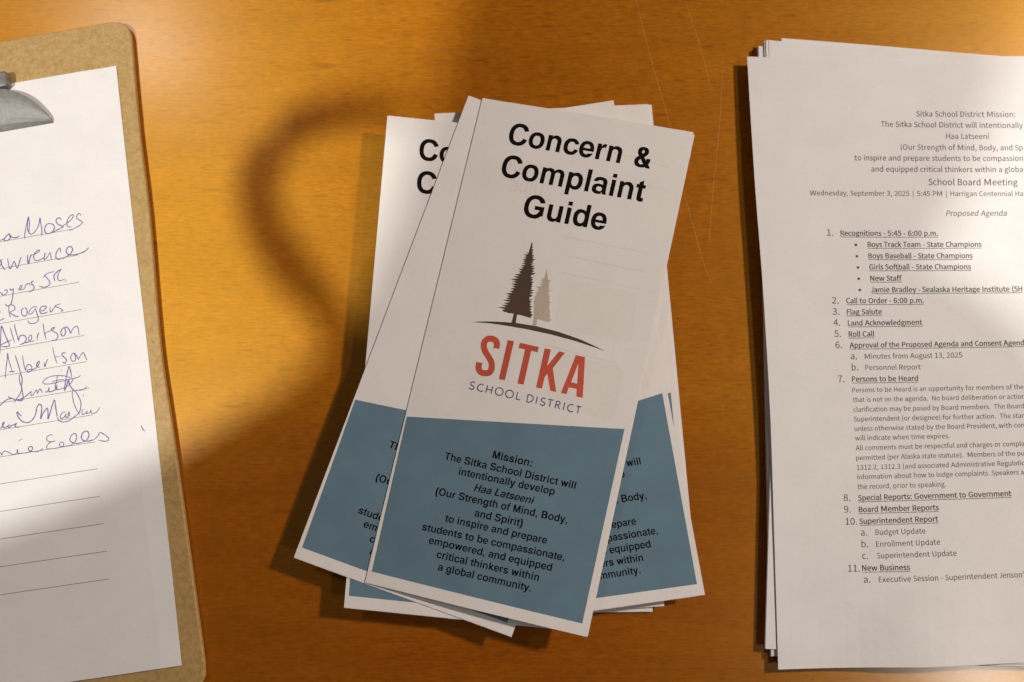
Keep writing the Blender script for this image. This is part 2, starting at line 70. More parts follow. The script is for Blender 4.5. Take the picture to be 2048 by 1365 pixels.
STROKES = [[(-63.4,71.6),(-61.98,71.49),(-60.71,70.76),(-58.74,69.19)],[(-58.74,69.19),(-60.71,70.76),(-61.3,71.73),(-60.45,72.36),(-58.98,71.91),(-58.4,71.05),(-58.75,69.31),(-57.91,70.9),(-56.59,71.61),(-55.42,71.58),(-54.18,71.13)],[(-51.96,72.92),(-51.85,71.26),(-50.63,67.4),(-48.98,63.01),(-49.89,66.33),(-50.16,69.16),(-49.76,70.56),(-48.92,71.3),(-47.83,71.02),(-46.23,69.63),(-44.88,67.47),(-43.89,64.52),(-43.98,66.91),(-43.81,69.1),(-43.98,71.23),(-44.39,73.07)],[(-48.98,63.01),(-48.93,65.78),(-49.31,68.12),(-49.81,70.43)],[(-39.76,67.9),(-41.32,68.1),(-42.49,69.81),(-42.49,71.49),(-41.44,72.4),(-39.77,72.22),(-38.28,70.8),(-38.17,69.14),(-39.43,68.08),(-40.37,68.03)],[(-40.03,72.41),(-38.07,71.8),(-35.61,71.04),(-34.1,70.35),(-35.84,69.32),(-36.83,67.94),(-36.78,66.75),(-35.63,66.04),(-34.77,66.63),(-34.73,67.23)],[(-34.66,70.13),(-32.3,69.23),(-30.24,67.92),(-28.86,66.48),(-29.11,65.71),(-30.47,66.19),(-31.91,68.1),(-32.29,69.95),(-31.61,71.03),(-30.33,71.14)],[(-25.63,66.94),(-25.83,65.82),(-26.52,65.69),(-27.48,66.72),(-27.3,67.96),(-25.94,69.16),(-25.24,70.01),(-26.7,71.19),(-29.66,72.22),(-31.12,72.56),(-31.77,72.21)],[(-64.98,83.5),(-63.85,82.03),(-64.15,80.79),(-64.64,80.94)],[(-64.18,81.02),(-63.77,83.24),(-63.07,85.03),(-62.52,85.25)],[(-64.59,80.59),(-62.94,80.53)],[(-60.93,80.41),(-60.77,83.54),(-60.44,85.5),(-59.17,83.82),(-58.15,82.34),(-57.68,84.09),(-57.07,85.63),(-55.95,83.44),(-55.08,81.33),(-54.51,81.43)],[(-51.68,80.39),(-52.04,82.23),(-51.9,84.64),(-50.98,82.18),(-50.22,80.89),(-49.04,80.86)],[(-49.04,80.86),(-47.2,80.23),(-46.14,79.34),(-47.06,79.18),(-48.64,80.45),(-49.2,82.02),(-48.8,83.41),(-47.69,83.84),(-46.01,83.55),(-44.77,83.05)],[(-44.83,83.52),(-43.77,80.84),(-44.19,82.2),(-44.67,84.02),(-43.14,83.1),(-41.59,81.23),(-41.47,82.92),(-41.48,84.71)],[(-36.86,81.83),(-36.85,80.04),(-37.85,80.46),(-39.05,82.4),(-39.2,84.29),(-38.23,84.94),(-36.6,84.99)],[(-36.6,84.99),(-34.64,84.38),(-32.35,83.12),(-31.29,81.4),(-32.16,80.04),(-33.63,80.5),(-34.31,82.05),(-33.36,83.65),(-31.07,84.06),(-28.25,83.97),(-25.55,83.14),(-24.09,81.96)],[(-66.5,95.0),(-65.68,95.86),(-64.99,96.82),(-63.63,96.23),(-62.89,95.06),(-63.64,94.57),(-64.5,94.89)],[(-66.49,94.89),(-65.14,96.2)],[(-61.38,94.26),(-61.7,94.91),(-60.67,95.09),(-60.12,94.48)],[(-60.12,94.48),(-60.49,96.32),(-61.2,99.03),(-62.22,101.46),(-63.47,102.06),(-64.34,101.55),(-64.6,100.91)],[(-58.34,95.15),(-57.2,95.36),(-56.12,94.25),(-56.51,93.7),(-57.21,94.53),(-57.25,95.71),(-56.08,95.68),(-55.1,95.38)],[(-55.13,95.61),(-54.46,94.07),(-52.96,93.38),(-52.63,94.39)],[(-50.55,92.86),(-51.5,92.93),(-51.74,93.84),(-50.95,94.93),(-50.99,96.11),(-52.06,97.11),(-53.48,97.21)],[(-52.63,94.39),(-51.93,94.4)],[(-45.99,92.01),(-45.67,91.35),(-43.65,90.29),(-40.83,90.19)],[(-45.41,91.16),(-44.06,93.31),(-43.57,94.82),(-44.19,95.9),(-45.67,96.47),(-47.26,96.18),(-48.57,95.47)],[(-41.18,94.42),(-41.36,92.36),(-40.74,91.28),(-39.2,90.25),(-37.58,89.58)],[(-37.58,89.58),(-39.11,91.33),(-39.79,92.88),(-39.63,94.22),(-38.65,94.75),(-36.48,94.3)],[(-35.94,94.64),(-36.9,95.65)],[(-67.82,104.95),(-67.49,103.83),(-67.61,103.34)],[(-68.2,107.84),(-67.02,107.7),(-65.79,107.21)],[(-63.11,102.01),(-63.48,103.84),(-63.38,105.75),(-63.25,107.42)],[(-63.2,101.76),(-61.8,101.77),(-60.67,102.92),(-60.97,104.29),(-63.16,104.96)],[(-63.08,105.21),(-61.73,106.51),(-60.46,107.45),(-59.41,107.4)],[(-56.53,104.25),(-57.64,104.64),(-58.0,106.47),(-57.24,107.79),(-56.06,107.64),(-55.4,106.23),(-55.65,104.64),(-56.29,104.17)],[(-50.58,105.08),(-51.65,104.41),(-53.36,104.93),(-54.6,106.37),(-54.63,107.43),(-53.18,107.09),(-51.54,105.26)],[(-51.54,105.26),(-51.25,107.44),(-50.85,109.64),(-51.3,111.21),(-52.9,111.87),(-54.74,111.66),(-55.55,110.81),(-55.47,110.23)],[(-49.41,106.82),(-48.02,106.83),(-46.69,105.65),(-47.29,104.95),(-48.71,105.05),(-49.69,106.3),(-49.54,107.74),(-48.21,108.22),(-46.05,107.78)],[(-44.87,105.98),(-45.14,107.11),(-44.94,108.21),(-43.59,106.91),(-42.64,105.9)],[(-39.97,105.19),(-41.52,105.39),(-42.75,105.88),(-41.02,106.9),(-39.57,108.22),(-39.98,108.62),(-40.76,108.37)],[(-70.06,122.75),(-69.35,119.12),(-68.51,114.57),(-67.67,110.47),(-66.88,113.68),(-65.78,117.64),(-65.23,119.62),(-66.12,120.17),(-69.31,119.72)],[(-69.46,119.1),(-67.27,118.32),(-63.9,117.51)],[(-63.85,111.86),(-63.4,115.48),(-62.84,119.11)],[(-61.58,110.61),(-61.85,111.75),(-61.35,115.84),(-60.94,118.86)],[(-60.87,118.28),(-60.31,116.74),(-59.08,116.25),(-57.78,116.95),(-57.54,118.64),(-58.64,119.86),(-60.69,120.43)],[(-60.69,120.43),(-58.64,119.86),(-56.77,119.84),(-55.53,119.24)],[(-56.39,119.55),(-55.24,118.82),(-54.91,117.23),(-55.56,116.88),(-56.28,117.93),(-56.24,119.35),(-55.15,119.89),(-53.94,119.52)],[(-52.58,118.11),(-52.69,119.74)],[(-52.56,118.82),(-52.15,117.49),(-51.54,116.42)],[(-49.04,112.62),(-49.09,116.38),(-48.67,120.11)],[(-49.34,117.4),(-47.03,116.63),(-45.1,116.15)],[(-45.1,116.15),(-44.19,115.49),(-44.99,115.35),(-45.78,116.03),(-44.77,117.15),(-43.53,118.32),(-43.23,119.55),(-44.11,120.8),(-45.32,121.18),(-46.18,120.67)],[(-39.48,115.98),(-40.97,116.65),(-41.76,118.16),(-41.4,119.76),(-40.33,119.59),(-39.54,118.09),(-39.77,116.4),(-39.02,116.06),(-38.01,117.18),(-37.51,119.39)],[(-37.52,119.51),(-36.45,117.69),(-34.65,116.48),(-33.86,117.45),(-33.88,120.63)],[(-69.14,134.16),(-68.32,130.57),(-67.05,125.4),(-66.52,123.15),(-66.54,125.96),(-66.09,128.62),(-65.58,131.76)],[(-67.02,131.27),(-65.82,131.83),(-64.41,131.73)],[(-63.35,124.66),(-62.76,128.05),(-62.25,131.18),(-62.13,132.84)],[(-60.17,125.22),(-60.1,128.99),(-59.74,132.33)],[(-59.62,132.35),(-58.89,130.38),(-57.78,129.87),(-56.77,130.99),(-56.99,132.59),(-58.13,133.32),(-59.12,132.91),(-58.44,132.21),(-56.62,132.42)],[(-56.63,132.54),(-54.68,131.83),(-53.15,129.99),(-53.4,129.25),(-54.2,130.04),(-54.39,131.41),(-53.08,132.0)],[(-50.97,130.15),(-50.91,132.27),(-50.2,130.52),(-49.05,128.85)],[(-46.28,123.94),(-46.02,127.98),(-45.28,131.87)],[(-45.99,128.58),(-43.59,128.89)],[(-40.86,127.61),(-41.99,127.41),(-42.7,128.34),(-41.61,129.71),(-40.98,131.0),(-41.94,132.11),(-42.89,131.36)],[(-37.7,128.3),(-38.8,129.51),(-38.9,131.13),(-37.98,132.0),(-36.98,131.47),(-36.83,129.62),(-37.45,128.22),(-36.43,129.23),(-35.73,131.7)],[(-35.73,131.7),(-34.42,129.82),(-33.01,128.9),(-32.47,130.87),(-31.89,132.5)],[(-73.27,146.08),(-71.74,144.96),(-69.49,143.73),(-66.94,143.72)],[(-68.98,142.54),(-68.04,143.29),(-66.85,143.85),(-65.9,144.6)],[(-72.84,142.78),(-72.53,143.11)],[(-62.16,133.13),(-62.88,134.99),(-62.93,137.08),(-62.49,139.03),(-62.56,140.42),(-63.78,142.53),(-65.66,144.53),(-66.52,145.77)],[(-62.05,133.15),(-61.72,135.9),(-62.32,138.59),(-62.4,140.91),(-62.34,143.02),(-62.58,144.84),(-63.46,145.38),(-65.69,144.75)],[(-65.89,144.49),(-63.82,144.62),(-61.41,143.89),(-59.64,142.8),(-58.36,141.87)],[(-58.36,141.87),(-58.74,142.97),(-58.43,144.07),(-57.09,142.79),(-56.04,141.82),(-55.93,143.58)],[(-55.93,143.58),(-54.9,142.02),(-54.18,141.8),(-53.62,143.65)],[(-52.31,143.41),(-51.15,143.39),(-50.22,141.69),(-50.86,142.97),(-50.04,143.7),(-48.38,143.42),(-47.51,142.99)],[(-45.85,136.86),(-46.5,139.08),(-47.38,141.26),(-47.51,142.99),(-46.28,143.32),(-43.45,143.01),(-40.99,141.93),(-39.34,140.12),(-39.73,139.59)],[(-47.21,140.82),(-47.17,143.05),(-46.53,140.94)],[(-43.77,144.47),(-43.2,142.01),(-42.16,138.69),(-40.86,135.18),(-40.23,134.0),(-39.82,136.06),(-39.78,139.11)],[(-43.77,144.47),(-42.73,142.79),(-41.27,139.78),(-41.21,141.89),(-40.14,144.19),(-39.1,145.07)],[(-48.88,139.47),(-46.17,139.14),(-43.17,139.32)],[(-35.67,138.79),(-37.16,139.46),(-39.97,139.66),(-43.48,139.85),(-48.16,140.19),(-51.61,139.92),(-52.77,139.13),(-51.79,137.9),(-49.12,136.98),(-45.88,137.09),(-42.52,137.92),(-39.93,139.32)],[(-43.63,135.03),(-44.38,135.48)],[(-39.1,145.07),(-36.13,145.37),(-34.69,145.04),(-33.64,144.18)],[(-40.2,144.64),(-40.55,147.14),(-40.35,150.67),(-39.6,153.6),(-38.56,156.11)],[(-39.94,144.45),(-38.58,146.33),(-37.41,149.57),(-37.45,152.35),(-38.66,155.16),(-41.2,156.8),(-43.68,157.98),(-46.46,158.06),(-47.95,157.1),(-48.53,155.49)],[(-64.15,152.24),(-65.16,151.13),(-65.6,150.12),(-66.03,150.74),(-65.41,152.94),(-63.81,154.85),(-61.6,155.59),(-59.63,154.67),(-57.97,152.64),(-56.86,149.59),(-55.53,148.31),(-54.77,149.5),(-55.25,152.2),(-55.97,154.97),(-54.49,152.57),(-52.39,150.73),(-52.38,153.18),(-52.72,155.67),(-51.27,152.68),(-49.93,149.66),(-48.73,147.66),(-48.64,150.36),(-48.59,153.39),(-48.53,155.49)],[(-44.5,153.89),(-45.88,153.87),(-47.12,155.28),(-46.93,156.47),(-45.49,156.03),(-44.4,154.83),(-44.78,155.93),(-43.92,156.43),(-43.11,153.9),(-42.97,156.25)],[(-36.53,154.03),(-37.35,154.93),(-37.2,156.35),(-35.75,155.91),(-34.95,155.13),(-35.33,156.22),(-33.92,156.01),(-33.31,154.95),(-33.27,156.35),(-31.93,156.71),(-30.43,155.93),(-29.31,154.51)],[(-35.48,147.35),(-35.98,148.43)],[(-74.13,156.02),(-73.08,155.05),(-72.22,153.81),(-72.66,153.62),(-73.02,154.6),(-72.52,156.08),(-71.08,155.64),(-69.86,155.16),(-70.85,155.68),(-70.24,156.26),(-68.99,155.55),(-68.28,155.45),(-66.85,155.12),(-67.67,156.02),(-66.61,156.79),(-65.46,156.76)],[(-74.58,155.94),(-72.91,155.55)],[(-75.93,166.13),(-75.3,167.3),(-75.11,167.86),(-74.42,166.66),(-73.33,166.33),(-71.87,167.25),(-70.19,168.47),(-68.29,168.02),(-67.82,166.52),(-68.25,167.76),(-67.29,168.46),(-65.2,168.57)],[(-66.81,162.87),(-65.29,162.35)],[(-65.22,168.7),(-63.11,168.68),(-61.4,167.67),(-61.5,166.46),(-62.54,166.41),(-63.2,167.35),(-62.29,168.43),(-60.51,168.88),(-58.42,168.99),(-56.71,168.11)],[(-51.42,163.11),(-52.82,162.73),(-54.23,163.4),(-54.44,164.95),(-53.22,165.69),(-50.87,165.85),(-53.0,166.0),(-54.76,167.27),(-54.8,168.58),(-52.62,168.97),(-49.99,169.04),(-47.85,168.77),(-47.28,167.55),(-48.09,166.74),(-49.25,167.46),(-48.88,168.58),(-46.82,168.95),(-44.18,168.89)],[(-44.18,168.89),(-42.16,167.67),(-41.23,165.72),(-41.66,164.06),(-43.31,164.56),(-44.33,166.22),(-43.74,167.65),(-41.5,168.58),(-38.85,168.52)],[(-38.85,168.52),(-36.91,167.81),(-35.71,165.91),(-36.12,164.12),(-37.98,164.18),(-39.17,166.09),(-38.49,167.8),(-36.21,168.47),(-33.52,168.15)],[(-33.52,168.15),(-31.76,166.88),(-30.79,165.6),(-28.86,166.87),(-27.27,168.74),(-27.68,169.72),(-29.28,169.83),(-32.02,168.69)],[(-12.17,165.63),(-11.92,167.03),(-11.02,168.54)]]
RULES = [(-63.5,72.34,-29.67,72.3),(-65.12,84.56,-29.38,84.54),(-66.76,96.97,-30.4,96.9),(-68.4,109.29,-30.99,109.4),(-69.96,121.09,-31.6,121.26),(-71.52,132.88,-32.09,133.16),(-73.09,144.72,-32.62,145.19),(-74.67,156.62,-33.08,157.23),(-76.25,168.51,-33.29,169.31),(-77.81,180.34,-33.95,181.29),(-79.4,192.33,-34.67,193.49),(-80.99,204.29,-34.8,205.63),(-82.58,216.26,-35.05,217.8),(-84.17,228.29,-35.66,229.92)]
SIGNED = [8,9,13,11,14,12,17,8,7,1]
BOARD = [(-51.35,-21.2),(-1.13,-21.34),(8.48,-11.73),(5.95,31.57),(4.75,71.58),(1.04,131.29),(0.89,167.73),(0.44,219.19),(-0.12,267.44)]
CLIP = [(-51.34133,4.02228,0.0105),(-44.92514,6.24519,0.0102),(-39.1162,10.48762,0.0092),(-35.17625,15.11934,0.0082),(-32.81074,18.59838,0.0074),(-31.96421,20.45377,0.0068),(-32.28762,21.45519,0.0064),(-34.82997,21.82458,0.006),(-56.02706,21.84153,0.006),(-50.37149,-5.24021,0.01),(-49.04956,-3.10247,0.01),(-49.69677,1.76784,0.01)]
AGENDA_AT = (0.10804,0.13064,-0.00071)
AGENDA = [('Sitka School District Mission:', 77.02, 27.98, 122.43, 28.09, ''),
 ('The Sitka School District will intentionally', 60.45, 32.93, 125.65, 33.23, 'm'),
 ('Haa Latseení', 90.36, 38.3, 110.28, 38.36, ''),
 ('(Our Strength of Mind, Body, and Sp', 69.26, 43.51, 125.19, 43.68, ''),
 ('to inspire and prepare students to be compassion', 47.93, 48.64, 124.98, 48.59, 'm'),
 ('and equipped critical thinkers within a globa', 55.45, 53.79, 124.75, 53.79, 'm'),
 ('School Board Meeting', 81.58, 59.84, 122.04, 59.99, 'm'),
 ('Wednesday, September 3, 2025 | 5:45 PM | Harrigan Centennial Ha', 27.04, 64.94, 124.26, 64.94, ''),
 ('Proposed Agenda', 89.02, 74.06, 116.58, 74.04, 'i'),
 ('1.', 34.09, 83.43, None, None, ''),
 ('Recognitions - 5:45 - 6:00 p.m.', 40.54, 83.35, 85.06, 83.23, 'bu'),
 ('Boys Track Team - State Champions', 52.8, 88.45, 104.56, 88.25, 'bu'),
 ('Boys Baseball - State Champions', 53.07, 93.64, 100.35, 93.44, 'bu'),
 ('Girls Softball - State Champions', 53.25, 98.72, 99.39, 98.46, 'bu'),
 ('New Staff', 53.59, 103.89, 67.97, 103.77, 'bu'),
 ('Jamie Bradley - Sealaska Heritage Institute (SH', 53.91, 109.05, 121.86, 108.68, 'bu'),
 ('2.', 35.8, 114.27, None, None, ''),
 ('Call to Order - 6:00 p.m.', 42.39, 114.11, 77.57, 113.86, 'bu'),
 ('3.', 36.0, 119.32, None, None, ''),
 ('Flag Salute', 42.56, 119.2, 58.5, 119.01, 'bu'),
 ('4.', 36.25, 124.29, None, None, ''),
 ('Land Acknowledgment', 42.92, 124.17, 76.53, 123.76, 'bu'),
 ('5.', 36.53, 129.29, None, None, ''),
 ('Roll Call', 43.15, 129.24, 54.77, 129.05, 'bu'),
 ('6.', 36.78, 134.35, None, None, ''),
 ('Approval of the Proposed Agenda and Consent Agend', 43.39, 134.19, 121.48, 133.01, 'bu'),
 ('a.', 43.62, 139.35, None, None, ''),
 ('Minutes from August 13, 2025', 50.18, 139.17, 93.87, 138.49, ''),
 ('b.', 43.81, 144.33, None, None, ''),
 ('Personnel Report', 50.3, 144.14, 75.17, 143.81, ''),
 ('7.', 37.56, 149.56, None, None, ''),
 ('Persons to be Heard', 44.07, 149.4, 73.74, 148.96, 'bu'),
 ('Persons to be Heard is an opportunity for members of the', 44.17, 154.18, 120.24, 152.63, ''),
 ('that is not on the agenda.  No board deliberation or actior', 44.29, 158.48, 120.29, 156.91, ''),
 ('clarification may be posed by Board members.  The Board', 44.41, 162.86, 120.11, 161.16, ''),
 ('Superintendent (or designee) for further action.  The star', 44.53, 167.12, 119.92, 165.43, ''),
 ('unless otherwise stated by the Board President, with con', 44.7, 171.35, 119.73, 169.64, ''),
 ('will indicate when time expires.', 44.82, 175.52, 86.8, 174.51, ''),
 ('All comments must be respectful and charges or compla', 44.93, 179.91, 119.37, 177.87, ''),
 ('permitted (per Alaska state statute).  Members of the pu', 45.03, 184.26, 119.16, 182.09, ''),
 ('1312.2, 1312.3 (and associated Administrative Regulatio', 45.26, 188.55, 119.35, 186.32, ''),
 ('information about how to lodge complaints. Speakers a', 45.22, 192.68, 118.57, 190.41, ''),
 ('the record, prior to speaking.', 45.34, 197.0, 84.3, 195.81, ''),
 ('8.', 38.75, 202.2, None, None, ''),
 ('Special Reports: Government to Government', 45.43, 202.04, 112.74, 199.89, 'bu'),
 ('9.', 38.81, 207.29, None, None, ''),
 ('Board Member Reports', 45.52, 207.11, 80.67, 206.08, 'bu'),
 ('10.', 39.14, 212.55, None, None, ''),
 ('Superintendent Report', 45.66, 212.26, 80.16, 211.06, 'bu'),
 ('a.', 45.84, 217.31, None, None, ''),
 ('Budget Update', 52.55, 217.02, 74.41, 216.25, ''),
 ('b.', 45.89, 222.35, None, None, ''),
 ('Enrollment Update', 52.63, 222.15, 80.52, 221.05, ''),
 ('c.', 46.06, 227.42, None, None, ''),
 ('Superintendent Update', 52.78, 227.18, 87.4, 225.84, ''),
 ('11.', 39.62, 232.93, None, None, ''),
 ('New Business', 46.11, 232.53, 66.75, 232.04, 'bu'),
 ('a.', 46.44, 237.67, None, None, ''), ("Executive Session - Superintendent Jenson'", 53.16, 237.41, 116.6, 235.1, '')]
BULLETS = [(47.47,87.56),(47.82,92.71),(48.14,97.84),(48.37,102.96),(48.71,108.07)]
AG_LEFT = [(0.0,0.0),(0.85,26.37),(2.35,64.52),(4.25,98.46),(5.83,135.11),(6.91,167.7),(7.51,210.59),(7.91,242.22),(8.26,274.96)]
AG_TOP = [(0.0,0.0),(24.34,1.17),(63.39,1.73),(127.25,2.27)]
AG_BOT = [(8.26,274.96),(39.44,273.98),(83.08,272.35),(115.36,271.69)]
PACKS = {'P2': (0.0057,[(10.19,-8.03),(29.26,-5.9),(43.07,-5.32),(56.88,-4.97),(70.66,-3.92),(84.43,-2.5),(95.89,-1.21),(107.38,-0.74),(127.64,-0.76)],[(14.7,266.54)]),'P3': (0.0055,[(8.93,-7.99),(127.84,0.47)],[(11.97,267.94)]),'P4': (0.0054,[(16.28,-8.87),(127.75,0.08)],[(2.99,266.19)]),'P5': (0.005,[(8.28,-7.59),(127.92,0.87)],[(9.81,268.84)]),'P6': (0.0043,[(5.88,-5.73),(128.28,0.84)],[(5.83,269.42)])}
SCRATCH = [[(0.0581,0.16051),(0.06434,0.13397),(0.071,0.10889),(0.0743,0.09584)],[(0.07921,0.06877),(0.08398,0.0501),(0.08721,0.03734),(0.09158,0.02533)],[(0.08106,0.16051),(0.08552,0.146),(0.08882,0.13397),(0.09207,0.11961)],[(0.09833,0.13157),(0.09641,0.10295),(0.09368,0.07933),(0.09146,0.05825),(0.0903,0.04383)]]
STRAP = [(-0.3558,-0.199,0.76),(-0.3268,-0.1582,0.67),(-0.3091,-0.1246,0.6),(-0.3162,-0.1081,0.59),(-0.3222,-0.0936,0.585),(-0.3231,-0.0803,0.58),(-0.3205,-0.0685,0.58),(-0.3202,-0.0653,0.6),(-0.3241,-0.0708,0.64),(-0.3404,-0.0904,0.72),(-0.3574,-0.1125,0.8),(-0.3693,-0.1342,0.86)]
